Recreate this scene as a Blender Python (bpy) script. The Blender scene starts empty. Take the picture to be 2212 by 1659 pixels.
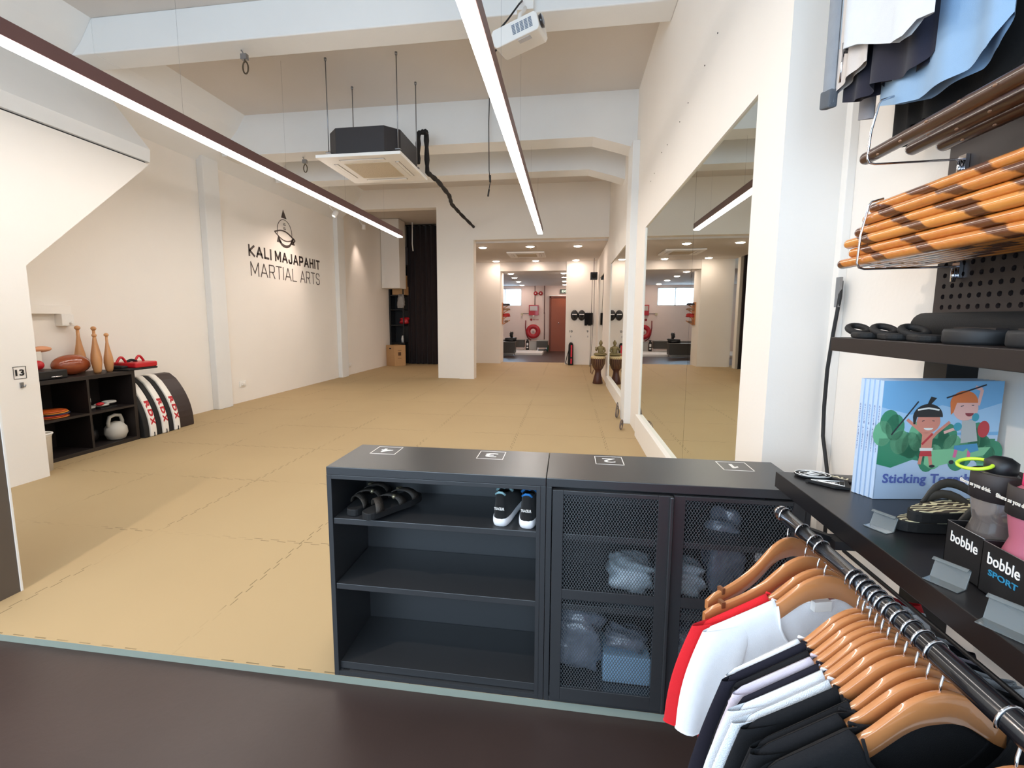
import bpy, bmesh, math, random
from mathutils import Vector, Matrix
random.seed(7)
S = bpy.context.scene
# ---------------------------------------------------------------- camera
cam = bpy.data.cameras.new('camera'); camo = bpy.data.objects.new('camera', cam)
S.collection.objects.link(camo); S.camera = camo
YAW, PIT, ROL = 0.14607, -0.11787, -0.00258
_R = Matrix.Rotation(YAW, 3, 'Z') @ Matrix.Rotation(PIT, 3, 'X') @ Matrix.Rotation(ROL, 3, 'Y')
_M = Matrix((_R.col[0], _R.col[2], -_R.col[1])).transposed()
camo.matrix_world = Matrix.Translation((0, 0, 1.35)) @ _M.to_4x4()
cam.sensor_width = 36.0; cam.lens = 36.0 * 1000 / 2212
cam.shift_x = 0.01277; cam.shift_y = -0.00978; cam.clip_start = 0.05; cam.clip_end = 200
# ---------------------------------------------------------------- world, exposure, daylight
S.view_settings.view_transform = 'Standard'; S.view_settings.look = 'None'
S.view_settings.gamma = 1.0; S.view_settings.use_curve_mapping = False
S.view_settings.exposure = 0.0
W = bpy.data.worlds.new('world'); S.world = W; W.use_nodes = True
W.node_tree.nodes['Background'].inputs[0].default_value = (0.62, 0.80, 1.0, 1)
W.node_tree.nodes['Background'].inputs[1].default_value = 2.2
S.cycles.max_bounces = 10; S.cycles.diffuse_bounces = 6
S.cycles.sample_clamp_indirect = 6.0
def area_light(name, loc, rot, sx, sy, energy, col):
    l = bpy.data.lights.new(name, 'AREA'); l.shape = 'RECTANGLE'; l.size = sx; l.size_y = sy
    l.energy = energy; l.color = col
    o = bpy.data.objects.new(name, l); S.collection.objects.link(o); o.location = loc; o.rotation_euler = rot
    return o
# daylight falling in through the open shop front behind the viewer, and through the back window
area_light('shopfront_daylight', (-1.9, -2.3, 2.35), (math.radians(90), 0, 0), 5.2, 2.0, 150, (0.64, 0.82, 1.0))
area_light('back_window_daylight', (-3.3, 20.55, 2.3), (math.radians(-90), 0, 0), 2.6, 0.8, 90, (0.55, 0.75, 1.0))
# lamp light colours / strengths
STRIP_E = 30.0; DOWN_E = 100.0
WARM = (1.0, 0.80, 0.68); NEUT = (1.0, 0.93, 0.85)

# ---------------------------------------------------------------- materials
def s2l(c):
    f = lambda v: v / 12.92 if v <= 0.04045 else ((v + 0.055) / 1.055) ** 2.4
    return tuple(f(x / 255.0) for x in c) + (1,)
MATS = {}
def mat(name, rgb, rough=0.5, metal=0.0, bump=0.0, bscale=200, var=0.0, vscale=4, coat=0.0, emit=None, est=0.0, trans=0.0, alpha=1.0, spec=None, sheen=0.0):
    if name in MATS: return MATS[name]
    m = bpy.data.materials.new(name); m.use_nodes = True; nt = m.node_tree
    b = nt.nodes['Principled BSDF']; c = s2l(rgb)
    b.inputs['Base Color'].default_value = c; b.inputs['Roughness'].default_value = rough
    b.inputs['Metallic'].default_value = metal; b.inputs['Coat Weight'].default_value = coat
    b.inputs['Transmission Weight'].default_value = trans; b.inputs['Alpha'].default_value = alpha
    b.inputs['Sheen Weight'].default_value = sheen
    if spec is not None: b.inputs['Specular IOR Level'].default_value = spec
    if emit: b.inputs['Emission Color'].default_value = tuple(emit) + (1,); b.inputs['Emission Strength'].default_value = est
    tc = nt.nodes.new('ShaderNodeTexCoord')
    if var:
        n = nt.nodes.new('ShaderNodeTexNoise'); n.inputs['Scale'].default_value = vscale; n.inputs['Detail'].default_value = 4
        nt.links.new(tc.outputs['Object'], n.inputs['Vector'])
        r = nt.nodes.new('ShaderNodeMix'); r.data_type = 'RGBA'; r.inputs[0].default_value = .5
        r.inputs[6].default_value = tuple(x * (1 - var) for x in c[:3]) + (1,); r.inputs[7].default_value = tuple(min(1, x * (1 + var)) for x in c[:3]) + (1,)
        nt.links.new(n.outputs['Fac'], r.inputs[0]); nt.links.new(r.outputs[2], b.inputs['Base Color'])
    if bump:
        n = nt.nodes.new('ShaderNodeTexNoise'); n.inputs['Scale'].default_value = bscale; n.inputs['Detail'].default_value = 3
        nt.links.new(tc.outputs['Object'], n.inputs['Vector'])
        u = nt.nodes.new('ShaderNodeBump'); u.inputs['Strength'].default_value = bump; u.inputs['Distance'].default_value = 0.01
        nt.links.new(n.outputs['Fac'], u.inputs['Height']); nt.links.new(u.outputs['Normal'], b.inputs['Normal'])
    MATS[name] = m; return m

class NT:
    """small helper to chain nodes"""
    def __init__(s, m): s.t = m.node_tree; s.b = s.t.nodes['Principled BSDF']
    def n(s, typ, **k):
        x = s.t.nodes.new(typ)
        for a, v in k.items(): setattr(x, a, v)
        return x
    def l(s, a, b): s.t.links.new(a, b)
    def m(s, op, a, b=None, c=None):
        x = s.n('ShaderNodeMath', operation=op)
        for i, v in enumerate((a, b, c)):
            if v is None: continue
            if isinstance(v, (int, float)): x.inputs[i].default_value = v
            else: s.l(v, x.inputs[i])
        return x.outputs[0]
    def mix(s, f, a, b):
        x = s.n('ShaderNodeMix', data_type='RGBA')
        for i, v in ((0, f), (6, a), (7, b)):
            if isinstance(v, (int, float, tuple)): x.inputs[i].default_value = v
            else: s.l(v, x.inputs[i])
        return x.outputs[2]

M_wall = mat('white_wall_paint', (238, 233, 226), .85, var=.03, vscale=1.5, bump=.05, bscale=60)
M_ceil = mat('white_ceiling_paint', (208, 202, 196), .9, var=.05, vscale=1.2, bump=.08, bscale=30)
M_beam = mat('white_beam_paint', (228, 228, 226), .85, var=.04, vscale=2.5, bump=.1, bscale=20)
M_skirt = mat('white_skirting_paint', (240, 236, 230), .5)
M_black = mat('black_plastic', (22, 22, 24), .45)
M_rubber = mat('black_rubber', (17, 17, 18), .75, bump=.1, bscale=300)
M_chrome = mat('chrome', (215, 215, 220), .12, 1.0)
M_steel = mat('galvanised_steel', (150, 150, 152), .4, .9)
M_white = mat('white_plastic', (236, 234, 230), .4)
M_red = mat('red_vinyl', (190, 22, 36), .4, coat=.2)
M_darkgrey = mat('dark_grey_powder_coat', (42, 40, 43), .45, var=.03, vscale=8, bump=.04, bscale=400)
M_locker = mat('locker_grey_paint', (48, 49, 51), .33, var=.02, vscale=8, bump=.03, bscale=500, spec=.75)
M_shelfbrown = mat('black_brown_board', (32, 25, 24), .5, var=.08, vscale=14)
M_ledw = mat('led_diffuser', (255, 255, 255), .5, emit=(1, .93, .86), est=STRIP_E)
M_down = mat('downlight_lens', (255, 255, 255), .5, emit=WARM, est=DOWN_E)
M_wire = mat('black_cable', (25, 25, 27), .6)
M_wood = mat('varnished_beech', (192, 128, 78), .25, coat=.7, var=.12, vscale=9)
M_kraft = mat('kraft_cardboard', (190, 150, 105), .85, var=.05, vscale=10)
M_glass = mat('clear_acrylic', (205, 214, 216), .08, trans=.86, coat=.5)
# mirror
M_mirror = mat('mirror_silver', (226, 232, 226), .012, 1.0)
# foam mats : 1 m jigsaw tiles
M_mat = mat('olive_foam_mat', (200, 186, 140), .75, bump=.06, bscale=900)
def build_mat():
    k = NT(M_mat); tc = k.n('ShaderNodeTexCoord'); sp = k.n('ShaderNodeSeparateXYZ'); k.l(tc.outputs['Object'], sp.inputs[0])
    X, Y = sp.outputs[0], sp.outputs[1]
    def seam(a, b, off, per):
        zig = k.m('MULTIPLY', k.m('SIGN', k.m('SINE', k.m('MULTIPLY', b, 2 * math.pi / 0.11))), 0.009)
        f = k.m('PINGPONG', k.m('ADD', k.m('ADD', a, off), zig), per / 2)
        # pingpong is 0 at every seam (period = per)
        return k.m('LESS_THAN', f, 0.0028)
    sx = seam(X, Y, 0.18 + 10, 1.0); sy = seam(Y, X, -2.05 + 9.55, 0.955)
    s = k.m('MAXIMUM', sx, sy)
    n = k.n('ShaderNodeTexNoise'); n.inputs['Scale'].default_value = 1.3; n.inputs['Detail'].default_value = 2; k.l(tc.outputs['Object'], n.inputs['Vector'])
    vis = k.m('MULTIPLY', s, k.m('MINIMUM', k.m('MAXIMUM', k.m('MULTIPLY', k.m('SUBTRACT', n.outputs['Fac'], .42), 9.0), .10), .75))
    n2 = k.n('ShaderNodeTexNoise'); n2.inputs['Scale'].default_value = .8; k.l(tc.outputs['Object'], n2.inputs['Vector'])
    base = k.mix(n2.outputs['Fac'], s2l((168, 144, 106)), s2l((179, 156, 116)))
    k.l(k.mix(vis, base, s2l((96, 80, 50))), k.b.inputs['Base Color'])
build_mat()
M_matside = mat('foam_mat_edge', (142, 150, 138), .8, var=.05, vscale=20)
# dark floor
M_dark = mat('dark_vinyl_floor', (92, 76, 73), .38, bump=.05, bscale=40)
def build_dark():
    k = NT(M_dark); tc = k.n('ShaderNodeTexCoord')
    n = k.n('ShaderNodeTexNoise'); n.inputs['Scale'].default_value = 2.2; n.inputs['Detail'].default_value = 5; k.l(tc.outputs['Object'], n.inputs['Vector'])
    k.l(k.mix(n.outputs['Fac'], s2l((52, 41, 38)), s2l((70, 56, 52))), k.b.inputs['Base Color'])
build_dark()
def cloth(name, rgb, rough=.9, bump=.25, var=.05):
    return mat(name, rgb, rough, bump=bump, bscale=700, var=var, vscale=30, sheen=.1)

# ---------------------------------------------------------------- mesh builder
class MB:
    def __init__(s): s.v = []; s.f = []; s.mi = []; s.sm = []
    def add(s, vs, fs, mi=0, sm=False):
        o = len(s.v); s.v += [tuple(v) for v in vs]
        for f in fs: s.f.append([i + o for i in f]); s.mi.append(mi); s.sm.append(sm)
        return s
    def box(s, a, b, mi=0, M=None):
        (x0, y0, z0), (x1, y1, z1) = a, b
        x0, x1 = sorted((x0, x1)); y0, y1 = sorted((y0, y1)); z0, z1 = sorted((z0, z1))
        vs = [Vector(p) for p in ((x0, y0, z0), (x1, y0, z0), (x1, y1, z0), (x0, y1, z0), (x0, y0, z1), (x1, y0, z1), (x1, y1, z1), (x0, y1, z1))]
        if M is not None: vs = [M @ v for v in vs]
        return s.add(vs, [(0, 3, 2, 1), (4, 5, 6, 7), (0, 1, 5, 4), (1, 2, 6, 5), (2, 3, 7, 6), (3, 0, 4, 7)], mi)
    def bar(s, p0, p1, w, h, mi=0, up=(0, 0, 1)):
        p0, p1 = Vector(p0), Vector(p1); d = (p1 - p0).normalized(); u = Vector(up)
        if abs(d.dot(u)) > .99: u = Vector((1, 0, 0))
        a = d.cross(u).normalized() * w / 2; b = a.cross(d).normalized() * h / 2
        vs = [p + i * a + j * b for p in (p0, p1) for i, j in ((-1, -1), (1, -1), (1, 1), (-1, 1))]
        return s.add(vs, [(0, 1, 2, 3), (7, 6, 5, 4), (0, 4, 5, 1), (1, 5, 6, 2), (2, 6, 7, 3), (3, 7, 4, 0)], mi)
    def tube(s, path, r, n=10, mi=0, closed=False, cap=True, sx=1.0):
        P = [Vector(p) for p in path]; R = r if isinstance(r, (list, tuple)) else [r] * len(P); rings = []
        ref = Vector((0, 0, 1))
        for i, p in enumerate(P):
            if closed: d = (P[(i + 1) % len(P)] - P[i - 1]).normalized()
            else: d = (P[min(i + 1, len(P) - 1)] - P[max(i - 1, 0)]).normalized()
            if i == 0:
                if abs(d.dot(ref)) > .95: ref = Vector((1, 0, 0))
                a = d.cross(ref).normalized()
            else:
                a = (a - d * a.dot(d))
                a = a.normalized() if a.length > 1e-6 else d.cross(ref).normalized()
            b = d.cross(a)
            rings.append([p + (a * math.cos(t) * sx + b * math.sin(t)) * R[i] for t in [2 * math.pi * k / n for k in range(n)]])
        vs = [v for rg in rings for v in rg]; fs = []
        m = len(P)
        for i in range(m if closed else m - 1):
            j = (i + 1) % m
            for k in range(n): fs.append((i * n + k, i * n + (k + 1) % n, j * n + (k + 1) % n, j * n + k))
        s.add(vs, fs, mi, True)
        if cap and not closed:
            o = len(s.v) - len(vs)
            s.f.append([o + k for k in reversed(range(n))]); s.mi.append(mi); s.sm.append(False)
            s.f.append([o + (m - 1) * n + k for k in range(n)]); s.mi.append(mi); s.sm.append(False)
        return s
    def lathe(s, prof, c=(0, 0, 0), n=24, mi=0, M=None, sx=1, sy=1, sm=True):
        vs = []; fs = []
        for r, z in prof:
            for k in range(n):
                t = 2 * math.pi * k / n; v = Vector((r * math.cos(t) * sx, r * math.sin(t) * sy, z))
                vs.append((M @ v if M is not None else v) + Vector(c))
        for i in range(len(prof) - 1):
            for k in range(n): fs.append((i * n + k, i * n + (k + 1) % n, (i + 1) * n + (k + 1) % n, (i + 1) * n + k))
        if prof[0][0] > 1e-6: fs.append(tuple(reversed(range(n))))
        if prof[-1][0] > 1e-6: fs.append(tuple((len(prof) - 1) * n + k for k in range(n)))
        return s.add(vs, fs, mi, sm)
    def prism(s, poly, d0, d1, axis='z', mi=0, M=None, bevel=None):
        """poly 2d; axis z:(x,y) x:(y,z) y:(x,z)"""
        def P(p, d): return Vector({'z': (p[0], p[1], d), 'x': (d, p[0], p[1]), 'y': (p[0], d, p[1])}[axis])
        n = len(poly); vs = [P(p, d0) for p in poly] + [P(p, d1) for p in poly]
        if M is not None: vs = [M @ v for v in vs]
        fs = [tuple(reversed(range(n))), tuple(range(n, 2 * n))] + [(i, (i + 1) % n, n + (i + 1) % n, n + i) for i in range(n)]
        return s.add(vs, fs, mi)
    def ball(s, c, r, n=16, mi=0, M=None):
        rx, ry, rz = r if isinstance(r, (tuple, list)) else (r, r, r)
        prof = [(max(1e-5, math.sin(math.pi * i / n)), -math.cos(math.pi * i / n)) for i in range(n + 1)]
        T = (M if M is not None else Matrix.Identity(3)).to_3x3() @ Matrix.Diagonal((rx, ry, rz))
        return s.lathe(prof, c, n * 2, mi, T)
    def sheet(s, rows, mi=0, sm=True, closed=False):
        n = len(rows[0]); vs = [p for r in rows for p in r]
        fs = [(i * n + k, i * n + (k + 1) % n, (i + 1) * n + (k + 1) % n, (i + 1) * n + k) for i in range(len(rows) - 1) for k in range(n if closed else n - 1)]
        return s.add(vs, fs, mi, sm)
    def text(s, txt, w, h, org, ax, ay, d=.001, bold=0, mi=0, font_sp=1.0):
        cu = bpy.data.curves.new('t', 'FONT'); cu.body = txt; cu.size = 1; cu.offset = bold; cu.extrude = .5; cu.space_character = font_sp; cu.resolution_u = 3
        o = bpy.data.objects.new('t', cu); S.collection.objects.link(o)
        me = bpy.data.meshes.new_from_object(o.evaluated_get(bpy.context.evaluated_depsgraph_get()))
        xs = [v.co.x for v in me.vertices]; ys = [v.co.y for v in me.vertices]
        if not xs: return s
        x0, x1, y0, y1 = min(xs), max(xs), min(ys), max(ys)
        ax, ay, org = Vector(ax), Vector(ay), Vector(org); az = ax.cross(ay)
        kx = w / (x1 - x0); ky = h / (y1 - y0) if h else kx
        vs = [org + ax * (v.co.x - x0) * kx + ay * (v.co.y - y0) * ky + az * (v.co.z + .5) * d for v in me.vertices]
        s.add(vs, [tuple(p.vertices) for p in me.polygons], mi)
        bpy.data.objects.remove(o); bpy.data.meshes.remove(me); bpy.data.curves.remove(cu)
        return s
    def word(s, txt, w, h, org, ax, ay, sw, d=.003):
        """squared sans capitals drawn with strokes of width sw"""
        G = {'K': (.62, [[(0, 0), (0, 1)], [(.6, 1), (.06, .5), (.62, 0)]]), 'A': (.72, [[(0, 0), (.36, 1), (.72, 0)], [(.12, .3), (.60, .3)]]), 'L': (.5, [[(0, 1), (0, 0), (.5, 0)]]),
             'I': (.0, [[(0, 0), (0, 1)]]), 'M': (.78, [[(0, 0), (0, 1), (.39, .18), (.78, 1), (.78, 0)]]), 'J': (.45, [[(.45, 1), (.45, .15), (.36, 0), (.10, 0), (0, .12), (0, .28)]]),
             'P': (.56, [[(0, 0), (0, 1), (.44, 1), (.56, .88), (.56, .55), (.44, .42), (0, .42)]]), 'H': (.6, [[(0, 0), (0, 1)], [(.6, 0), (.6, 1)], [(0, .52), (.6, .52)]]),
             'T': (.6, [[(0, 1), (.6, 1)], [(.3, 1), (.3, 0)]]), 'R': (.58, [[(0, 0), (0, 1), (.46, 1), (.57, .88), (.57, .58), (.46, .46), (0, .46)], [(.34, .46), (.58, 0)]]),
             'S': (.56, [[(.56, .80), (.56, .88), (.44, 1), (.12, 1), (0, .88), (0, .64), (.12, .53), (.44, .47), (.56, .36), (.56, .12), (.44, 0), (.12, 0), (0, .12), (0, .20)]]), ' ': (.12, [])}
        gap = .17 * h + sw; tot = sum(G[c][0] for c in txt) ; k = (w - gap * (len(txt) - 1) - sw) / tot; x = sw / 2
        ax, ay, org = Vector(ax), Vector(ay), Vector(org); az = ax.cross(ay); hh = h - sw
        for c in txt:
            for pl in G[c][1]:
                P = [org + ax * (x + a * k) + ay * (sw / 2 + b * hh) + az * d / 2 for a, b in pl]
                for i, (a, b) in enumerate(zip(P, P[1:])):
                    e_ = (b - a).normalized() * sw * .5
                    s.bar(a - e_ * (1 if i == 0 else .55), b + e_ * (1 if i == len(P) - 2 else .55), d, sw, up=tuple((b - a).cross(az))) if False else s.add([q + az * t_ for t_ in (-d / 2, d / 2) for q in (a - e_ * (1 if i == 0 else .6) - e_.cross(az), b + e_ * (1 if i == len(P) - 2 else .6) - e_.cross(az), b + e_ * (1 if i == len(P) - 2 else .6) + e_.cross(az), a - e_ * (1 if i == 0 else .6) + e_.cross(az))], [(3, 2, 1, 0), (4, 5, 6, 7), (0, 1, 5, 4), (1, 2, 6, 5), (2, 3, 7, 6), (3, 0, 4, 7)])
            x += G[c][0] * k + gap
        return s
    def build(s, name, mats, parent=None, bevel=0, seg=2, local=False, loc=None, sub=0):
        mats = mats if isinstance(mats, (list, tuple)) else [mats]
        me = bpy.data.meshes.new(name)
        if parent is None:
            if loc is None:
                xs, ys, zs = zip(*s.v); loc = ((min(xs) + max(xs)) / 2, (min(ys) + max(ys)) / 2, min(zs))
            off = Vector(loc)
        elif local: off = Vector((0, 0, 0))
        else: off = wloc(parent)
        me.from_pydata([tuple(Vector(v) - off) for v in s.v], [], s.f)
        for m in mats: me.materials.append(m)
        me.polygons.foreach_set('material_index', s.mi); me.polygons.foreach_set('use_smooth', s.sm)
        me.validate(); me.update()
        o = bpy.data.objects.new(name, me); S.collection.objects.link(o)
        if parent is None: o.location = off
        else: o.parent = parent
        if bevel:
            b = o.modifiers.new('bevel', 'BEVEL'); b.width = bevel; b.segments = seg; b.limit_method = 'ANGLE'
        if sub:
            b = o.modifiers.new('sub', 'SUBSURF'); b.levels = sub; b.render_levels = sub
        return o
def wloc(o):
    v = Vector((0, 0, 0))
    while o: v += o.location; o = o.parent
    return v
def tag(o, label, cat, group=None, kind=None):
    o['label'] = label; o['category'] = cat
    if group: o['group'] = group
    if kind: o['kind'] = kind
    return o
def thing(name, label, cat, loc=(0, 0, 0), rz=0, group=None):
    o = bpy.data.objects.new(name, None); S.collection.objects.link(o); o.empty_display_size = .05
    o.location = loc; o.rotation_euler = (0, 0, rz); return tag(o, label, cat, group)
def struct(name, mb, m, parent=None, bevel=0, **k):
    o = mb.build(name, m, parent, bevel, **k)
    if parent is None: o['kind'] = 'structure'
    return o
def copy_tree(o, parent=None):
    c = o.copy(); S.collection.objects.link(c)
    if parent: c.parent = parent
    for ch in list(o.children): copy_tree(ch, c)
    return c
def arc(cx, cy, r, a0, a1, n): return [(cx + r * math.cos(math.radians(a0 + (a1 - a0) * i / n)), cy + r * math.sin(math.radians(a0 + (a1 - a0) * i / n))) for i in range(n + 1)]

# ================================================================ SETTING
ZC = 4.22
f = MB().box((-5.6, 1.512, -.03), (.83, 14.6, 0)); f.mi = [1, 0, 1, 1, 1, 1]
struct('floor', f, [M_mat, M_matside])
struct('floor', MB().box((-5.6, -2.4, -.08), (1.3, 20.6, -.0302)), M_dark)
struct('ceiling', MB().box((-5.6, -2.4, ZC), (1.3, 10.4, ZC + .15)), M_ceil)
struct('wall_left', MB().box((-5.6, -2.4, -.03), (-5.2, 13.6, ZC)), M_wall)
struct('wall_right', MB().box((.86, 2.06, -.03), (1.3, 20.3, ZC)).box((.83, 2.06, 2.36), (.86, 6.5, ZC)).box((.83, 2.06, 0), (.86, 2.365, 2.36)).box((.83, 5.45, 0), (.86, 6.1, 2.36))
       .box((.83, 6.5, 2.45), (.86, 20.3, ZC)).box((.83, 9.6, 0), (.86, 11.4, 2.45)).box((.83, 13.0, 0), (.86, 20.3, 2.45)), M_wall)
struct('wall_right_recess', MB().box((1.075, -2.4, -.03), (1.3, 2.06, ZC)), M_wall)
struct('wall_front', MB().box((-5.2, -2.4, 3.5), (1.075, -2.2, ZC)).box((-5.2, -2.4, -.03), (-4.6, -2.2, 3.5)), M_wall)
# sloping haunch and beam along the left wall
struct('trim_1', MB().prism([(-5.2, ZC), (-4.6, ZC), (-4.74, 4.02), (-5.2, 3.55)], -2.4, 10.27, 'y'), M_beam)
struct('trim_2', MB().box((-4.6, 4.2, 3.9), (.83, 4.49, ZC)).prism([(-4.6, ZC), (-4.6, 3.9), (-4.86, 3.9), (-4.74, 4.02)], 4.2, 4.49, 'y'), M_beam, bevel=.01)
def haunch(y0, y1, z):
    b = MB(); b.prism([(-5.0, ZC), (-5.0, z), (.0, z), (.28, z), (.62, z - .10), (.83, z - .17), (.83, ZC)], y0, y1, 'y'); return b
struct('trim_3', haunch(6.37, 6.72, 3.68), M_beam)
struct('trim_4', haunch(7.62, 7.95, 3.66), M_beam)
# pillars on the walls
struct('trim_5', MB().box((-5.2, 6.1, 0), (-5.1, 6.4, 3.62)), M_beam, bevel=.008)
struct('trim_6', MB().box((-5.2, 9.95, 0), (-5.1, 10.27, 3.6)), M_beam, bevel=.008)
struct('trim_7', MB().box((.745, 6.1, 0), (.86, 6.5, 3.52)), M_beam, bevel=.006)
# back header wall, column
struct('wall_back', MB().box((-5.2, 10.27, 3.8), (-2.92, 10.5, ZC)).box((-2.92, 10.27, 0), (-2.075, 10.5, ZC)).box((-2.41, 10.22, 0), (-2.075, 10.27, 3.08)).box((-2.075, 10.27, 3.08), (.83, 10.5, ZC)), M_wall)
struct('ceiling', MB().box((-5.2, 10.5, 4.1), (-2.92, 13.8, 4.2)), M_ceil)
struct('wall_recess_back', MB().box((-5.6, 13.6, 0), (-2.92, 13.8, 4.2)), M_wall)
struct('ceiling', MB().box((-2.92, 10.5, 3.04), (.86, 14.05, 3.2)).box((-2.92, 10.5, 3.2), (-2.82, 14.05, ZC)), M_ceil)
struct('wall_alcove_left', MB().box((-2.92, 14.03, 0), (-2.03, 14.75, 3.04)), M_wall)
struct('wall_alcove_right', MB().box((-.06, 14.03, 0), (.83, 14.4, 3.04)), M_wall)
struct('ceiling', MB().box((-5.6, 14.05, 2.78), (1.3, 20.3, 3.25)), M_ceil)
# back room
bw = MB().box((-5.6, 20.3, -.03), (-4.9, 20.6, 2.9)).box((-4.9, 20.3, -.03), (-2.0, 20.6, 1.92)).box((-4.9, 20.3, 2.68), (-2.0, 20.6, 2.9)).box((-2.0, 20.3, -.03), (1.3, 20.6, 2.9))
struct('wall_back_room', bw, mat('warm_pink_wall_paint', (232, 214, 205), .85, var=.03))
struct('wall_back_room_left', MB().box((-5.6, 13.8, -.03), (-5.2, 20.3, 2.9)), M_wall)
# stair casing
st = MB().prism([(-2.4, -.03), (3.25, -.03), (3.25, 1.776), (4.5, 2.955), (-2.4, 2.955)], -5.2, -4.38, 'x')
struct('wall_stair', st, M_wall)
struct('trim_8', MB().prism([(-4.40, 2.968), (-4.372, 2.975), (-4.36, 3.10), (-5.2, 4.17), (-5.2, 2.968)], -2.4, 4.5, 'y'), M_beam)
struct('trim_dark_gap', MB().box((-4.7, -2.4, 2.955), (-4.39, 4.46, 2.968)), M_wire)  # black strip painting in the dark of the gap above the stair wall
# mirror skirting box
struct('baseboard_right', MB().box((.80, 2.30, 0), (.86, 5.47, .255)).box((.80, 6.55, 0), (.86, 9.62, .20)), M_skirt, bevel=.004)
# corner trunking of the shop wall
struct('trim_10', MB().box((1.045, 2.02, 0), (1.075, 2.06, ZC)), M_skirt, bevel=.002)
# back room window and door
w = MB()
for x in (-4.9, -4.2, -3.5, -2.75, -2.04): w.box((x, 20.34, 1.92), (x + .04, 20.38, 2.68))
w.box((-4.9, 20.34, 1.92), (-2.0, 20.38, 1.96)).box((-4.9, 20.34, 2.64), (-2.0, 20.38, 2.68))
wo = struct('window_1', w, M_white)
MB().box((-4.9, 20.355, 1.94), (-2.0, 20.36, 2.66)).build('window_pane', mat('window_glass', (240, 250, 255), .0, trans=1.0), wo)
dr = struct('door_1', MB().box((-.72, 20.24, -.03), (-.04, 20.29, 2.27)), mat('brown_door_paint', (150, 74, 36), .4, var=.05), bevel=.004)
fr = MB().box((-.79, 20.2, -.03), (-.725, 20.3, 2.34)).box((-.79, 20.2, 2.275), (.02, 20.3, 2.34)).box((-.035, 20.2, -.03), (.02, 20.3, 2.34))
fr.build('door_frame', mat('door_frame_brown', (120, 62, 45), .5), dr)
MB().box((-.79, 20.18, 2.34), (.02, 20.3, 2.37)).build('door_lintel', M_white, dr)
MB().ball((-.38, 20.2, 1.19), .035).tube([(-.38, 20.24, 1.19), (-.38, 20.2, 1.19)], .015).build('door_handle', M_chrome, dr)
MB().lathe([(.03, 0), (.03, .02), (.0001, .02)], (0, 0, 0), 16, 0, None).build('door_lock', M_chrome, dr)
lk = dr.children[-1]; lk.location = Vector((-.38, 20.24, 1.05)) - dr.location; lk.rotation_euler = (math.radians(90), 0, 0)
# white low platform
tag(MB().box((-5.2, 17.9, -.03), (-.95, 20.28, .06)).build('platform', M_skirt, None, .01), 'low white platform along the far back wall under the benches', 'platform')
# outside building seen through the back window
o = MB().box((-6, 26, -1), (-3.2, 27, 3.1)); 
for i in range(9): o.box((-5.9 + i * .3, 25.95, 0), (-5.8 + i * .3, 26, 3.0), 1)
tag(o.build('building', [mat('outside_blue_grey', (120, 160, 175), .7), mat('outside_light', (190, 210, 215), .7)]), 'blue grey louvred building outside the back window', 'building')

# ================================================================ MIRRORS
def mirror(y0, y1, z0, z1, lab, splits=()):
    t = thing('wall_mirror', lab, 'mirror', (.845, (y0 + y1) / 2, z0), group=None)
    ys = [y0] + list(splits) + [y1]
    for a, b in zip(ys, ys[1:]):
        MB().box((.842, a + .002, z0), (.8598, b - .002, z1)).build('mirror_panel', M_mirror, t)
    return t
mirror(2.366, 5.449, .256, 2.359, 'tall frameless wall mirror nearest the shop shelves reflecting the mat', (3.42,))
mirror(6.56, 9.598, .201, 2.449, 'wall mirror behind the drum and statue, beyond the wall pillar')
mirror(11.41, 12.99, .02, 2.449, 'farthest wall mirror beside the hanging black speaker')
# ================================================================ LAMPS
def strip(x, y0, y1, z, lab):
    t = thing('linear_pendant_light', lab, 'ceiling light', (x, (y0 + y1) / 2, z), group='suspended linear lights')
    MB().box((x - .05, y0, z + .005), (x + .05, y1, z + .105)).build('housing', mat('lamp_housing_brown_black', (112, 82, 80), .45, .3), t, .003)
    MB().box((x - .044, y0 + .01, z - .014), (x + .044, y1 - .005, z + .004)).build('diffuser', M_ledw, t)
    y = y0 + .5
    while y < y1 - .1:
        zt = ZC if not (4.2 < y < 4.49 or 6.37 < y < 6.72 or 7.62 < y < 7.95) else (3.9 if y < 5 else 3.68)
        MB().tube([(x, y, z + .105), (x, y, zt)], .0008, 5).build('suspension_wire', M_steel, t); y += 1.45
strip(-3.24, .3, 8.85, 2.93, 'long dark linear light with white glowing underside, left of the two')
strip(-.535, .3, 8.85, 2.93, 'long linear light running past the projector, right of the two')
def spot(name, loc, tgt, e, ang, blend=.8, col=WARM):
    l = bpy.data.lights.new(name, 'SPOT'); l.energy = e; l.spot_size = math.radians(ang); l.spot_blend = blend; l.color = col; l.shadow_soft_size = .04
    o = bpy.data.objects.new(name, l); S.collection.objects.link(o); o.location = loc
    o.rotation_euler = (Vector(tgt) - Vector(loc)).to_track_quat('-Z', 'Y').to_euler()
def track_spot(c, tgt, lab):
    c = Vector(c); d = (Vector(tgt) - c).normalized(); q = d.to_track_quat('Z', 'Y').to_matrix()
    t = thing('spotlight', lab, 'spotlight', c, group=None)
    MB().lathe([(.03, -.12), (.045, -.1), (.05, 0), (.046, .002)], c, 20, 0, q).build('spot_head', M_white, t)
    MB().lathe([(.0001, 0), (.044, .001), (.0001, .004)], c, 20, 0, q).build('lens', mat('spot_lens', (255, 255, 255), .5, emit=(1, .85, .7), est=14), t)
    MB().tube([c - d * .06, c - d * .06 + Vector((-.1, 0, .12)), (c.x - .1, c.y, 4.18 if c.y < 10 else 4.098)], .009, 8).build('stem', M_white, t)
    spot('spot_beam', c + d * .02, tgt, 75 if c.y < 10 else 45, 90 if c.y < 10 else 62, 1.0)
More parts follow.
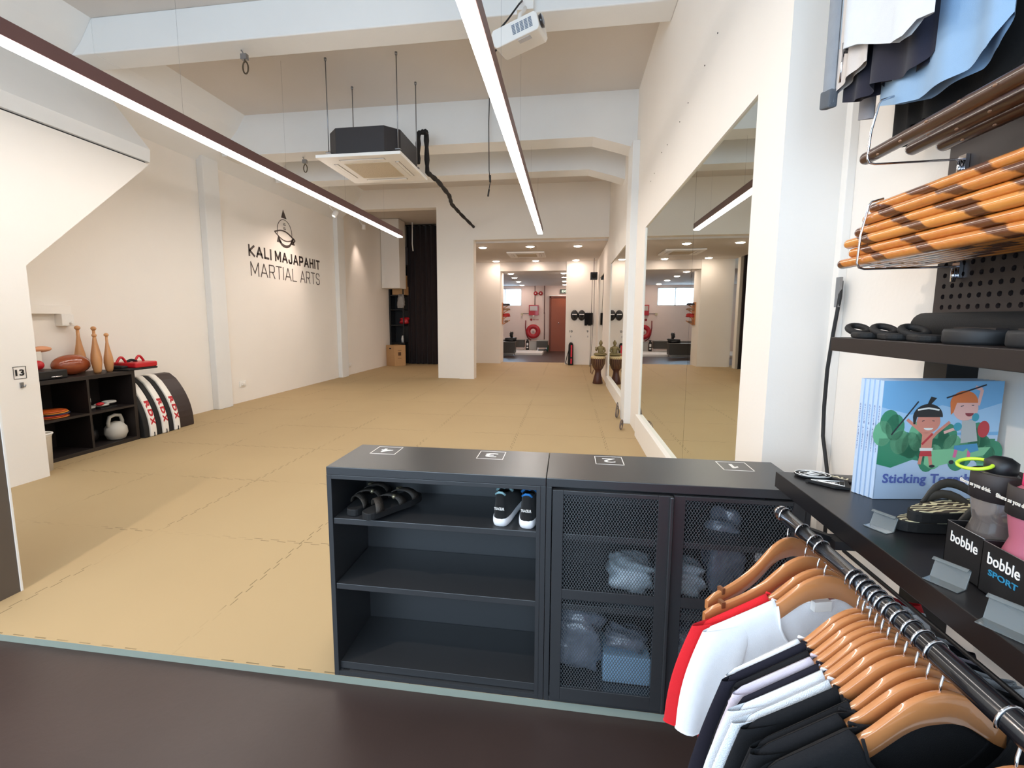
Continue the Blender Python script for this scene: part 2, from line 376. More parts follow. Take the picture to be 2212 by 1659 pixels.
track_spot((-4.42, 8.5, 3.22 + .06), (-5.2, 7.6, 1.5), 'small white spotlight aimed at the wall lettering, nearer one')
track_spot((-4.93, 10.95, 3.50), (-5.2, 11.3, 1.6), 'small white spotlight by the lamp end, lighting the wall past the pillar')
t0 = thing('spotlight', 'white shop spotlight on the ceiling behind the viewer', 'spotlight', (-2.35, .25, 2.95))
MB().lathe([(.05, 0), (.05, .12), (.03, .14), (.0001, .141)], (-2.35, .25, 2.95), 20).build('spot_head', M_white, t0)
MB().tube([(-2.35, .25, 3.09), (-2.35, .25, ZC)], .008, 8).build('stem', M_white, t0)
spot('shop_spot_beam', (-2.35, .25, 2.94), (-1.2, 1.4, 0), 200, 120, .6, (1, .84, .72))
def downlight(x, y, z, lab, grp):
    t = thing('downlight', lab, 'ceiling light', (x, y, z), group=grp)
    MB().lathe([(.112, 0), (.112, -.012), (.096, -.014), (.096, 0)], (x, y, z), 24).build('rim', M_white, t)
    MB().lathe([(.0001, -.030), (.06, -.026), (.085, -.016), (.095, -.004)], (x, y, z), 24).build('lens', M_down, t)
pos = {(-2.02, 11.05): 'front row left', (-.9, 11.06): 'front row middle', (.2, 11.1): 'front row right', (-2.1, 13.65): 'second row left, by the alcove corner', (-.95, 13.7): 'second row middle, behind the ceiling unit', (.2, 13.7): 'second row right, above the wall pads'}
for (x, y), s_ in pos.items(): downlight(x, y, 3.04, 'round lit downlight in the low ceiling, ' + s_, 'downlights in the alcove ceiling')
for i, y in enumerate((14.75, 16.15, 17.85, 19.65)):
    w_ = ('nearest', 'second', 'third', 'farthest')[i]
    downlight(-1.80 - .04 * i, y, 2.78, w_ + ' round downlight in the left row of the back room', 'downlights in the back room')
    downlight(-.14, y, 2.78, w_ + ' round downlight in the right row of the back room', 'downlights in the back room')

# ================================================================ CASSETTE AIR CONDITIONERS
def cassette(x0, y0, s_, z, lab, hung):
    x1, y1 = x0 + s_, y0 + s_; cx, cy = (x0 + x1) / 2, (y0 + y1) / 2
    t = thing('air_conditioner', lab, 'air conditioner', (cx, cy, z))
    MB().prism([(x0, y0), (x1, y0), (x1, y1), (x0, y1)], z, z + .035).build('panel', M_white, t, .006)
    h = s_ * .27
    MB().box((cx - h, cy - h, z - .006), (cx + h, cy + h, z + .001)).build('intake_grille', mat('ac_grille', (196, 182, 158), .6, bump=.6, bscale=90), t, .002)
    k = s_ * .40; L = s_ * .27
    for a, b in (((cx - L, cy - k), (cx + L, cy - k + .05)), ((cx - L, cy + k - .05), (cx + L, cy + k)), ((cx - k, cy - L), (cx - k + .05, cy + L)), ((cx + k - .05, cy - L), (cx + k, cy + L))):
        fl = MB().box((a[0], a[1], z - .002), (b[0], b[1], z + .002)).build('air_slot', mat('ac_slot', (120, 112, 104), .6), t)
        MB().box((a[0] + .008, a[1] + .008, z - .006), (b[0] - .008, b[1] - .008, z - .002)).build('louvre', M_white, fl)
    if hung:
        b = .07; c = .14; bx0, bx1, by0, by1 = x0 + b, x1 - b, y0 + b, y1 - b
        MB().prism([(bx0 + c, by0), (bx1 - c, by0), (bx1, by0 + c), (bx1, by1 - c), (bx1 - c, by1), (bx0 + c, by1), (bx0, by1 - c), (bx0, by0 + c)], z + .035, z + .33).build('body', M_darkgrey, t, .004)
        for x, y in ((x0 + .075, y0 + .165), (x1 - .085, y0 + .165), (x0 + .075, y1 - .165), (x1 - .085, y1 - .165)):
            MB().tube([(x, y, z + .1), (x, y, ZC)], .006, 6).tube([(x, y, ZC - .03), (x, y, ZC)], .014, 6).box((x - .03, y - .02, z + .1), (x + .03, y + .02, z + .11)).build('threaded_rod', M_steel, t)
        p = [(x1 - .11, y1 - .05, z + .2), (x1 - .11, y1 + .0, z + .58), (x1 - .02, y1 + .0, z + .6), (x1 - .02, y1 + .04, z + .58), (x1 - .02, y1 + .06, z + .12), (x1 - .0, y1 + .5, z + .13), (x1 - .05, y1 + 1.3, z + .15), (x1 - .22, 8.1, z + .22), (x1 - .26, 9.0, z + .24), (x1 - .27, 10.26, z + .25)]
        pp = []
        for a, b_ in zip(p, p[1:]):
            for i in range(6): pp.append(Vector(a).lerp(Vector(b_), i / 6))
        pp.append(Vector(p[-1]))
        MB().tube(pp, [.03 + .006 * math.sin(i * 2.1) for i in range(len(pp))], 10).build('insulated_pipe', mat('pipe_foam', (30, 26, 24), .85, bump=.5, bscale=60), t)
    return t
cassette(-2.79, 5.0, .98, 3.11, 'hung cassette air conditioner with dark grey body and white panel', True)
cassette(-1.56, 11.85, .95, 3.0, 'white ceiling cassette air conditioner flush in the alcove ceiling', False)
# ================================================================ PROJECTOR
pc = Vector((-.42, 3.95, 3.58))
RM = Matrix.Translation(pc) @ Matrix.Rotation(math.radians(-14), 4, 'Z') @ Matrix.Rotation(math.radians(-12), 4, 'Y') @ Matrix.Rotation(math.radians(8), 4, 'X')
t = thing('projector', 'white video projector hung from the beam beside the right linear light', 'projector', pc)
MB().prism([(-.17, -.065), (.17, -.065), (.19, -.045), (.19, .045), (.17, .065), (-.17, .065), (-.19, .045), (-.19, -.045)], -.13, .13, 'y', 0, RM).build('case', M_white, t, .008)
v = MB()
for i in range(5):
    for j in range(7): v.box((-.02 + i * .034, -.133, -.03 + j * .010), (.006 + i * .034, -.129, -.024 + j * .010), 0, RM)
v.build('vent_grille', mat('vent_blue_grey', (120, 132, 150), .6), t)
MB().lathe([(.045, 0), (.05, .02), (.036, .026), (.0001, .012)], (0, 0, 0), 20, 0, RM.copy() @ Matrix.Translation((.19, -.05, .01)) @ Matrix.Rotation(math.pi / 2, 4, 'Y')).build('lens', mat('lens_dark', (25, 25, 35), .1, coat=1), t)
MB().box((.0, -.10, -.068), (.10, -.04, -.064), 0, RM).build('label_plate', mat('label_grey', (200, 200, 205), .5), t)
MB().tube([RM @ Vector((0, 0, .06)), pc + Vector((.0, .0, .16)), (pc.x + .02, pc.y + .12, 3.84), (pc.x + .02, 4.199, 3.95)], .016, 10).box((pc.x - .05, 4.15, 3.9), (pc.x + .09, 4.2, 4.02)).build('mount', M_white, t)
MB().tube([pc + Vector((-.16, 0, .07)), pc + Vector((-.10, 0, .13)), pc + Vector((-.02, .1, .30)), (pc.x, 4.19, 4.0)], .007, 8).build('cable', M_wire, t)
MB().tube([pc + Vector((-.19, 0, .0)), pc + Vector((-.25, -.02, -.06)), pc + Vector((-.22, 0, -.13)), pc + Vector((-.17, 0, -.05))], .009, 8).build('connector_cable', M_wire, t)
# ceiling hooks, hanging cable
def ring(x, y, z, lab):
    b = MB().tube([(x, y, z), (x + .03, y, z - .05)], .006, 6).box((x, y - .02, z - .09), (x + .06, y + .02, z - .04))
    t = thing('ceiling_hook', lab, 'hook', (x, y, z)); b.build('bracket', M_steel, t)
    MB().tube([(x + .035 + .028 * math.sin(a), y, z - .16 + .055 * math.cos(a)) for a in [2 * math.pi * i / 16 for i in range(16)]], .007, 6, closed=True).tube([(x + .03, y, z - .08), (x + .035, y, z - .11)], .006, 6).build('ring', mat('aged_steel', (90, 78, 62), .5, .7), t)
ring(-3.14, 4.35, 3.9, 'steel ring hook under the first ceiling beam')
ring(-3.85, 6.55, 3.68, 'steel ring hook under the second beam, left of the hung unit')
t = thing('hanging_cable', 'loose black cable dangling from the ceiling near the right linear light', 'cable', (-1.06, 6.3, 3.0))
MB().tube([(-1.06, 6.3, ZC), (-1.07, 6.3, 3.9), (-1.065, 6.3, 3.3), (-1.05, 6.3, 3.15), (-1.08, 6.3, 2.98)], .006, 6).build('cable', M_wire, t)
MB().tube([(-1.055, 6.3, 3.24), (-1.05, 6.3, 3.15)], .014, 8).tube([(-1.065, 6.3, 3.06), (-1.08, 6.3, 2.97)], .012, 8).build('connector', M_black, t)
# screw marks on the upper right wall: tiny fixings
for i, (y, z) in enumerate([(3.05, 3.0), (3.3, 2.95), (3.7, 2.9), (3.95, 2.87), (4.4, 2.86), (4.65, 2.88), (5.0, 2.8), (5.2, 2.78)]):
    tag(MB().tube([(.829, y, z), (.826, y, z)], .0045, 8).build('wall_screw', M_wire), 'small dark screw in the white wall above the big mirror', 'screw', 'screws above the mirror')

# ================================================================ LETTERING ON THE LEFT WALL
ink = mat('wall_lettering_charcoal', (72, 62, 58), .6)
t = thing('wall_sign', 'large charcoal lettering reading MARTIAL ARTS under a pointed emblem on the left wall', 'sign', (-5.199, 8.2, 2.05))
AX, AY = (0, 1, 0), (0, 0, 1)
MB().word('KALI', .60, .19, (-5.199, 7.09, 2.372), AX, AY, .036).build('lettering_bold', ink, t)
MB().word('MAJAPAHIT', 1.52, .19, (-5.199, 7.79, 2.372), AX, AY, .036).build('lettering_bold', ink, t)
MB().word('MARTIAL', 1.32, .235, (-5.199, 7.12, 2.055), AX, AY, .017).build('lettering_thin', ink, t)
MB().word('ARTS', .72, .235, (-5.199, 8.56, 2.055), AX, AY, .017).build('lettering_thin', ink, t)
e = MB(); cy_, cz_ = 8.12, 2.86
def flat(b, pts, d=.004): b.prism([(8.12 + (p[0] - 8.12) * .95, 3.33 - (3.34 - p[1]) * .84) for p in pts], -5.199, -5.199 + d, 'x')
for tri in ([(8.03, 3.16), (8.20, 3.16), (8.10, 3.34)], [(7.86, 2.62), (8.02, 2.61), (7.91, 2.77)], [(8.28, 2.64), (8.44, 2.63), (8.37, 2.79)]):
    eb = MB(); flat(eb, tri); eb.build('emblem_point', ink, t)
def stroke(b, pts, w):
    for p, q in zip(pts, pts[1:]):
        d = Vector((q[0] - p[0], q[1] - p[1])); n = Vector((-d.y, d.x)).normalized() * w / 2
        flat(b, [(p[0] - n.x, p[1] - n.y), (q[0] - n.x, q[1] - n.y), (q[0] + n.x, q[1] + n.y), (p[0] + n.x, p[1] + n.y)])
oval = [(8.12 + .235 * math.cos(a), 2.86 + .27 * math.sin(a)) for a in [math.radians(-15 + 210 * i / 24) for i in range(25)]]
stroke(e, oval, .012)
lowr = [(8.13 + .22 * math.cos(a), 2.76 + .20 * math.sin(a)) for a in [math.radians(190 + 160 * i / 20) for i in range(21)]]
for i, (p, q) in enumerate(zip(lowr, lowr[1:])): stroke(e, [p, q], .012 + .05 * math.sin(math.pi * i / 19))
eye = [(7.80 + .62 * i / 16, 2.82 + .095 * math.sin(math.pi * i / 16) - .06 * i / 16) for i in range(17)]
eyeb = [(7.80 + .62 * i / 16, 2.82 - .11 * math.sin(math.pi * i / 16) - .06 * i / 16) for i in range(17)]
stroke(e, eye, .03); stroke(e, eyeb, .022); stroke(e, [(8.40, 2.78), (8.46, 2.74), (8.38, 2.68)], .03)
for z in (3.02, 2.93): stroke(e, [(8.08, z), (8.16, z)], .014); stroke(e, [(8.09, z + .03), (8.15, z + .03)], .01)
e.build('emblem', ink, t)
# number 13 sign and hook on the stair casing
t = thing('number_sign', 'small square 13 label on the white stair casing', 'sign', (-4.379, 3.117, .86))
b = MB(); y0, y1, z0, z1 = 3.072, 3.162, .860, .960
for a, c in (((y0, z0), (y1, z0 + .003)), ((y0, z1 - .003), (y1, z1)), ((y0, z0), (y0 + .003, z1)), ((y1 - .003, z0), (y1, z1))): b.box((-4.379, a[0], a[1]), (-4.377, c[0], c[1]))
b.text('13', .062, .052, (-4.379, 3.086, .884), AX, AY, .002, bold=.03).build('numeral', M_black, t)
t = thing('coat_hook', 'small grey hook below the 13 label', 'hook', (-4.37, 3.12, .79))
MB().box((-4.379, 3.108, .785), (-4.372, 3.132, .83)).build('plate', M_steel, t); MB().tube([(-4.372, 3.12, .80), (-4.35, 3.122, .795), (-4.345, 3.124, .812)], .005, 8).build('prong', M_steel, t)
def socket(c, lab):
    t = thing('wall_socket', lab, 'socket', c)
    MB().box((c[0], c[1] - .07, c[2] - .045), (c[0] + .02, c[1] + .07, c[2] + .045)).build('plate', M_white, t, .004)
    MB().box((c[0] + .02, c[1] - .04, c[2] - .02), (c[0] + .045, c[1] + .02, c[2] + .02)).build('plug', M_skirt, t, .004)
socket((-5.2, 6.75, .30), 'white double socket low on the left wall right of the nearer pillar')
socket((-5.2, 10.5, .24), 'white socket low on the left wall past the farther pillar')
t = thing('cable_trunking', 'grey white trunking with a small fitting on the wall above the wooden clubs', 'trunking', (-5.15, 3.9, 1.28))
MB().box((-5.2, 3.3, 1.39), (-5.12, 4.17, 1.475)).build('trunk', M_skirt, t, .004); MB().box((-5.2, 4.06, 1.27), (-5.11, 4.18, 1.39)).tube([(-5.11, 4.14, 1.3), (-5.08, 4.14, 1.3)], .015, 10).build('fitting', M_white, t, .006)
# white duct box hanging in the recess corner
tag(MB().box((-5.19, 12.6, 2.21), (-4.66, 13.1, 4.09)).build('duct_box', M_wall, None, .005), 'tall white boxed duct hanging in the far left corner', 'duct')
# ================================================================ LOCKERS
def locker(x0, x1, nums, lab, open_=True, doors=False):
    y0, y1, H_ = 1.512, 1.815, .82
    t = thing('shoe_locker', lab, 'locker', ((x0 + x1) / 2, (y0 + y1) / 2, 0), group='dark grey shoe lockers')
    MB().box((x0, y0, H_ - .03), (x1, y1, H_)).build('top', M_locker, t, .002)
    top = t.children[-1]
    for nx, n in nums:
        m = MB(); a, b, c, d = nx - .052, nx + .052, 1.692, 1.794
        for p, q in (((a, c), (b, c + .003)), ((a, d - .003), (b, d)), ((a, c), (a + .003, d)), ((b - .003, c), (b, d))): m.box((p[0], p[1], H_), (q[0], q[1], H_ + .0006))
        (m.text(n, .048, .048, (nx + .024, 1.767, H_), (-1, 0, 0), (0, -1, 0), .0006, bold=.006) if n != '1' else m.prism([(nx + .012 - .042 * a, 1.767 - .048 * b) for a, b in ((.35, 0), (.62, 0), (.62, 1), (.42, 1), (.05, .74), (.05, .52), (.35, .70))], H_, H_ + .0006))
        m.build('number_label', M_white, top)
    MB().box((x0, y0, 0), (x0 + .018, y1, H_ - .03)).build('side_panel', M_locker, t, .001)
    MB().box((x1 - .018, y0, 0), (x1, y1, H_ - .03)).build('side_panel', M_locker, t, .001)
    MB().box((x0 + .018, y1 - .012, .02), (x1 - .018, y1, H_ - .03)).box((x0 + .018, y1 - .03, .50), (x1 - .018, y1 - .012, .56)).build('back_panel', M_locker, t)
    for z in (.372, .626): MB().box((x0 + .02, y0 + .004, z - .022), (x1 - .02, y1 - .013, z)).build('shelf', M_locker, t, .0015)
    MB().box((x0 + .018, y0 + .015, .02), (x1 - .018, y1 - .013, .048)).build('bottom_panel', M_locker, t, .001)
    MB().box((x0 + .018, y0 + .001, 0), (x1 - .018, y0 + .03, .018)).box((x0 + .03, y0 + .008, .0181), (x0 + .055, y0 + .02, .0185), 1).build('base_rail', [M_locker, M_wire], t, .001)
    if not doors:
        MB().box((x1 - .032, y0 - .001, .018), (x1 - .018, y0 + .01, H_ - .03)).box((x0 + .018, y0, H_ - .045), (x1 - .018, y0 + .02, H_ - .03)).build('front_frame', M_locker, t, .001)
        for x, z in ((x0 + .019, .30), (x0 + .019, .54), (x1 - .034, .46)): MB().tube([(x, y1 - .09, z), (x + .008, y1 - .09, z)], .006, 10).build('shelf_pin', M_steel, t)
    return t
LA = locker(-.853, -.061, [(-.715, '4'), (-.285, '3')], 'open dark grey shoe locker holding black shoes, tops marked 4 and 3')
LB = locker(-.0595, .765, [(.165, '2'), (.612, '1')], 'dark grey locker with two mesh doors, tops marked 2 and 1', doors=True)
def clipseg(p, d, x0, x1, z0, z1):
    t0, t1 = -9, 9
    for o, dd, lo, hi in ((p[0], d[0], x0, x1), (p[1], d[1], z0, z1)):
        a, b = (lo - o) / dd, (hi - o) / dd
        if a > b: a, b = b, a
        t0, t1 = max(t0, a), min(t1, b)
    return (t0, t1) if t1 - t0 > .002 else None
def mesh_door(x0, x1, yf, handle):
    z0, z1 = .022, .785; d = thing('door', '', '', (x0, yf, z0)); d.name = 'door'; d.parent = LB
    d.location = Vector((x0, yf, z0)) - LB.location
    for k in ('label', 'category'): del d[k]
    wx0, wx1 = x0 + .036, x1 - .036; wins = ((.070, .402), (.437, .771))
    fr = MB().box((x0, yf, z0), (wx0, yf + .014, z1)).box((wx1, yf, z0), (x1, yf + .014, z1))
    for a, b in ((z0, .070), (.402, .437), (.771, z1)): fr.box((wx0, yf, a), (wx1, yf + .014, b))
    fr.build('door_frame', M_locker, d, .001)
    if handle: MB().box((x1 - .002, yf - .012, z0), (x1 + .010, yf + .012, z1)).build('edge_handle', M_locker, d, .003)
    for a, b in wins:
        m = MB(); w, h = .0098, .0165; L = math.hypot(w, h)
        for sgn in (1, -1):
            dx, dz = w / L, sgn * h / L
            n = int((wx1 - wx0 + (b - a) * w / h) / w) + 2
            for i in range(n):
                ox = wx0 + i * w - (0 if sgn < 0 else (b - a) * w / h); oz = a if sgn > 0 else a
                if sgn < 0: ox = wx0 + i * w; 
                s_ = clipseg((ox, oz), (dx, dz), wx0, wx1, a, b)
                if s_ and s_[1] - s_[0] < 2:
                    p = (ox + dx * s_[0], yf + .006 + .0008 * sgn, oz + dz * s_[0]); q = (ox + dx * s_[1], yf + .006 + .0008 * sgn, oz + dz * s_[1])
                    m.bar(p, q, .0013, .0016, up=(0, 1, 0))
        m.build('wire_mesh', mat('mesh_grey', (100, 104, 106), .4, .3), d)
mesh_door(-.038, .338, 1.497, True)
mesh_door(.352, .745, 1.505, False)
# third locker seen end on at the left edge of the picture
t = thing('shoe_locker', 'dark grey cabinet end with white edge at the far left of the room', 'locker', (-2.86, 1.66, 0), group='dark grey shoe lockers')
MB().box((-3.46, 1.53, 0), (-2.664, 1.79, 1.6)).build('body', M_shelfbrown if False else mat('cabinet_end_brown_grey', (88, 78, 70), .5), t)
MB().box((-2.70, 1.79, 0), (-2.660, 1.80, 1.6)).build('edge_strip', M_white, t, .001)

# ---- shoes
def foot_outline(y0, y1, W_, n=32):
    """foot-shaped loop from heel y0 to toe y1"""
    pts = []
    for i in range(n):
        a = 2 * math.pi * i / n; y = .5 - .5 * math.cos(a); s_ = math.copysign(abs(math.sin(a)) ** .55, math.sin(a))
        w = W_ * (.40 + .10 * y - .07 * math.sin(y * math.pi * 1.15) + .06 * math.exp(-((y - .72) / .2) ** 2))
        pts.append((s_ * w, y0 + (y1 - y0) * y))
    return pts
def sneaker(x, y, z, rz, lab, lace):
    t = thing('sneaker', lab, 'shoe', (x, y, z), rz, 'pair of black sneakers'); W_ = .094
    L = [(.028, 0, .270, 1), (.040, .001, .266, .97), (.052, .003, .252, .93), (.064, .005, .225, .88), (.074, .006, .190, .82), (.083, .006, .155, .74), (.092, .004, .128, .68), (.101, .002, .112, .62), (.107, .002, .104, .58), (.103, .012, .094, .46)]
    up = MB(); rows = [[(p[0], p[1], zz + (.014 * max(0, 1 - (p[1] - y0) / .04) if zz > .095 else 0)) for p in foot_outline(y0, y1, W_ * k)] for zz, y0, y1, k in L]
    up.sheet(rows, closed=True); up.add([(p[0], p[1], p[2] - .01) for p in rows[-1]], [tuple(range(32))])
    up.build('upper', cloth('black_knit', (17, 17, 18)), t, local=True, sub=1)
    S_ = [(0, .006, .262, .90), (.004, .001, .268, 1.02), (.014, -.004, .274, 1.08), (.026, -.003, .273, 1.07), (.031, .002, .268, 1.0)]
    so = MB(); rows = [[(p[0], p[1], zz) for p in foot_outline(y0, y1, W_ * k)] for zz, y0, y1, k in S_]
    so.sheet(rows, closed=True); so.add(rows[0], [tuple(reversed(range(32)))]); so.add(rows[-1], [tuple(range(32))])
    so.build('sole', mat('white_foam_sole', (236, 236, 238), .6), t, local=True)
    MB().text('TRACEUR', .036, .009, (-.018, -.0015, .064), (1, 0, 0), (0, 0, 1), .004, bold=.015).build('heel_lettering', M_white, t, local=True)
    lb = MB().tube([(-.028, .08, .104), (-.012, .07, .124), (0, .075, .116), (.014, .07, .126), (.029, .08, .106)], .006, 6).tube([(-.022, .10, .104), (.0, .095, .118), (.024, .10, .104)], .006, 6).tube([(-.016, .012, .114), (-.004, .006, .124), (.008, .006, .124), (.018, .012, .114)], .0045, 6)
    lb.build('laces', lace, t, local=True)
sneaker(-.222, 1.530, .627, math.radians(-6), 'left black sneaker with white sole on the top locker shelf', mat('teal_white_lace', (150, 190, 195), .7))
sneaker(-.128, 1.525, .627, math.radians(-4), 'right black sneaker with bright blue and pink laces', mat('bright_blue_lace', (40, 120, 190), .7, var=.4, vscale=60))
def sandal(x, y, z, rz, lab, tilt=0):
    t = thing('sandal', lab, 'sandal', (x, y, z), rz, 'pair of black sandals')
    so = MB().prism(foot_outline(0, .26, .10), 0, .026); so.build('sole', M_rubber, t, .003, local=True)
    st_ = MB()
    for y0 in (.06, .12, .185):
        w = .043 if y0 > .1 else .037
        st_.sheet([[(w * math.cos(a), y0 + dy + .02 * math.cos(a) * (1 if y0 > .1 else -1), .026 + .032 * math.sin(a)) for a in [math.pi * i / 12 for i in range(13)]] for dy in (-.017, .017)])
    ob = st_.build('straps', mat('sandal_strap', (50, 44, 38), .6, bump=.3, bscale=300), t, local=True); m = ob.modifiers.new('s', 'SOLIDIFY'); m.thickness = .004
    MB().ball((.02, .12, .054), .009).box((-.03, .175, .050), (-.015, .195, .062)).build('buckle', mat('old_brass', (150, 140, 115), .4, .8), t, local=True)
sandal(-.70, 1.485, .640, math.radians(-28), 'black strapped sandal poking out over the locker shelf edge')
sandal(-.775, 1.535, .627, math.radians(-6), 'black strapped sandal at the left end of the locker shelf')

# ---- bagged goods behind the mesh doors
def blob(name, c, r, m, lab, cat, seed, grp=None, n=14, amp=.25):
    rnd = random.Random(seed); ph = [(rnd.uniform(2, 6), rnd.uniform(2, 6), rnd.uniform(0, 6)) for _ in range(5)]
    b = MB(); vs = []; K = 24
    for i in range(n + 1):
        for k in range(K):
            th = math.pi * i / n; p = 2 * math.pi * k / K; d = Vector((math.sin(th) * math.cos(p), math.sin(th) * math.sin(p), -math.cos(th)))
            e_ = 1 + amp * .5 * sum(math.sin(a * d.x + q * d.z * 1.7 + w * d.y * 2 + w) for a, q, w in ph) / 2
            v = Vector([math.copysign(abs(d[j]) ** .62, d[j]) * r[j] for j in range(3)]) * e_
            z = c[2] + max(v.z, -r[2] * .95); vs.append((c[0] + v.x, c[1] + v.y, z))
    fs = [(i * K + k, i * K + (k + 1) % K, (i + 1) * K + (k + 1) % K, (i + 1) * K + k) for i in range(n) for k in range(K)]
    b.add(vs, fs, 0, True); o = b.build(name, m, None); return tag(o, lab, cat, grp)
PB = mat('clear_grey_film', (120, 128, 142), .08, coat=1, bump=1.0, bscale=30, var=.6, vscale=18)
PW = mat('pale_blue_film', (205, 220, 230), .3, bump=.9, bscale=30, var=.12, vscale=14, coat=.4)
blob('packet', (.06, 1.66, .048 + .125), (.09, .09, .12), PB, 'shiny dark plastic packet on the locker bottom, left behind the mesh', 'packet', 1)
blob('packet', (.245, 1.67, .372 + .055), (.08, .085, .05), PW, 'pale wrapped bundle on the middle shelf behind the left mesh door', 'packet', 2)
tag(MB().box((.15, 1.57, .05), (.315, 1.70, .155)).build('carton', mat('pale_blue_carton', (150, 186, 214), .6), None, .004), 'pale blue box on the locker bottom behind the left mesh door', 'box')
blob('packet', (.235, 1.635, .155 + .032), (.075, .055, .03), PB, 'glossy packet lying on the pale blue box', 'packet', 5)
blob('packet', (.08, 1.67, .30), (.07, .03, .045), PW, 'pale blue folded packet just under the middle shelf', 'packet', 8)
blob('packet', (.44, 1.66, .372 + .06), (.055, .07, .055), PW, 'crumpled pale packet on the middle shelf behind the right mesh door', 'packet', 3)
blob('packet', (.56, 1.66, .372 + .155), (.06, .05, .15), PB, 'tall glossy dark plastic bag behind the right mesh door', 'bag', 4)
tag(MB().box((.64, 1.60, .372), (.72, 1.70, .62)).box((.645, 1.5985, .535), (.70, 1.60, .565), 1).build('carton', [mat('dark_carton', (52, 40, 36), .7), M_white], None, .003), 'dark box with a small white label behind the right mesh door', 'box')
blob('packet', (.44, 1.66, .048 + .1), (.05, .06, .1), PB, 'grey plastic packet on the locker bottom behind the right mesh door', 'packet', 6)

# ================================================================ BLACK CUBE SHELF AT LEFT AND WHAT IT HOLDS
BS = M_shelfbrown
t = thing('cube_shelf', 'black brown two by two cube shelf against the left wall', 'shelf', (-4.94, 3.94, 0))
X0, X1 = -5.17, -4.74; Y0, Y1 = 3.425, 4.455
MB().box((X0, Y0, .738), (X1, Y1, .776)).build('top', BS, t, .001); MB().box((X0, Y0, 0), (X1, Y1, .038)).build('bottom', BS, t, .001)
for y in (Y0, Y1 - .038): MB().box((X0, y, .038), (X1, y + .038, .738)).build('side_panel', BS, t)
MB().box((X0, Y0 + .038, .378), (X1, Y1 - .038, .40)).build('middle_shelf', BS, t); MB().box((X0, 3.93, .40), (X1, 3.952, .738)).box((X0, 3.93, .038), (X1, 3.952, .378)).build('divider', BS, t)
MB().box((X0 - .01, Y0, 0), (X0, Y1, .776)).build('back_panel', BS, t)
def club(x, y, h, lab):
    k = h / .50
    t = thing('wooden_club', lab, 'club', (x, y, .776), group='wooden exercise clubs')
    MB().lathe([(.028 * k, 0), (.04 * k, .03 * k), (.052 * k, .12 * k), (.046 * k, .19 * k), (.026 * k, .30 * k), (.015 * k, .38 * k), (.014 * k, .45 * k)], (x, y, .776), 24).build('body', mat('club_wood', (196, 142, 92), .35, coat=.3, var=.1, vscale=12), t)
    MB().ball((x, y, .776 + .472 * k), (.026 * k, .026 * k, .024 * k)).build('knob', mat('club_wood', (196, 142, 92)), t)
club(-5.11, 4.20, .50, 'tall wooden club, leftmost, behind the brown oval ball'); club(-5.06, 4.325, .49, 'tall wooden club standing behind the short one')
club(-4.85, 4.146, .42, 'short wooden club in front, beside the oval ball'); club(-4.88, 4.30, .42, 'short wooden club at the right end of the row')
tag(MB().ball((-4.97, 3.99, .776 + .105), (.10, .18, .105), 20).build('oval_drum', mat('polished_brown_wood', (150, 72, 40), .2, coat=.7, var=.15, vscale=10)), 'large polished brown oval wooden ball on the cube shelf', 'ball')
t = thing('tool_case', 'black case with silver handle on the left end of the cube shelf', 'case', (-4.9, 3.56, .776))
MB().box((-5.05, 3.44, .777), (-4.78, 3.80, .86)).build('case', M_black, t, .01); MB().tube([(-4.775, 3.64, .80), (-4.765, 3.65, .80), (-4.765, 3.73, .80), (-4.775, 3.74, .80)], .006, 8).build('handle', M_chrome, t)
tag(MB().ball((-5.10, 3.83, .776 + .27), (.05, .09, .03)).lathe([(.04, .0), (.04, .25)], (-5.10, 3.78, .776), 16, 1).build('figurine', [mat('cream_orange', (225, 160, 120), .5), mat('white_post', (220, 215, 205), .6)]), 'pale orange oval object on a post, half behind the stair casing', 'ornament')
tag(MB().ball((-4.93, 3.66, .862 + .045), (.04, .05, .045)).build('ball', M_red), 'small red ball on the black case', 'ball')
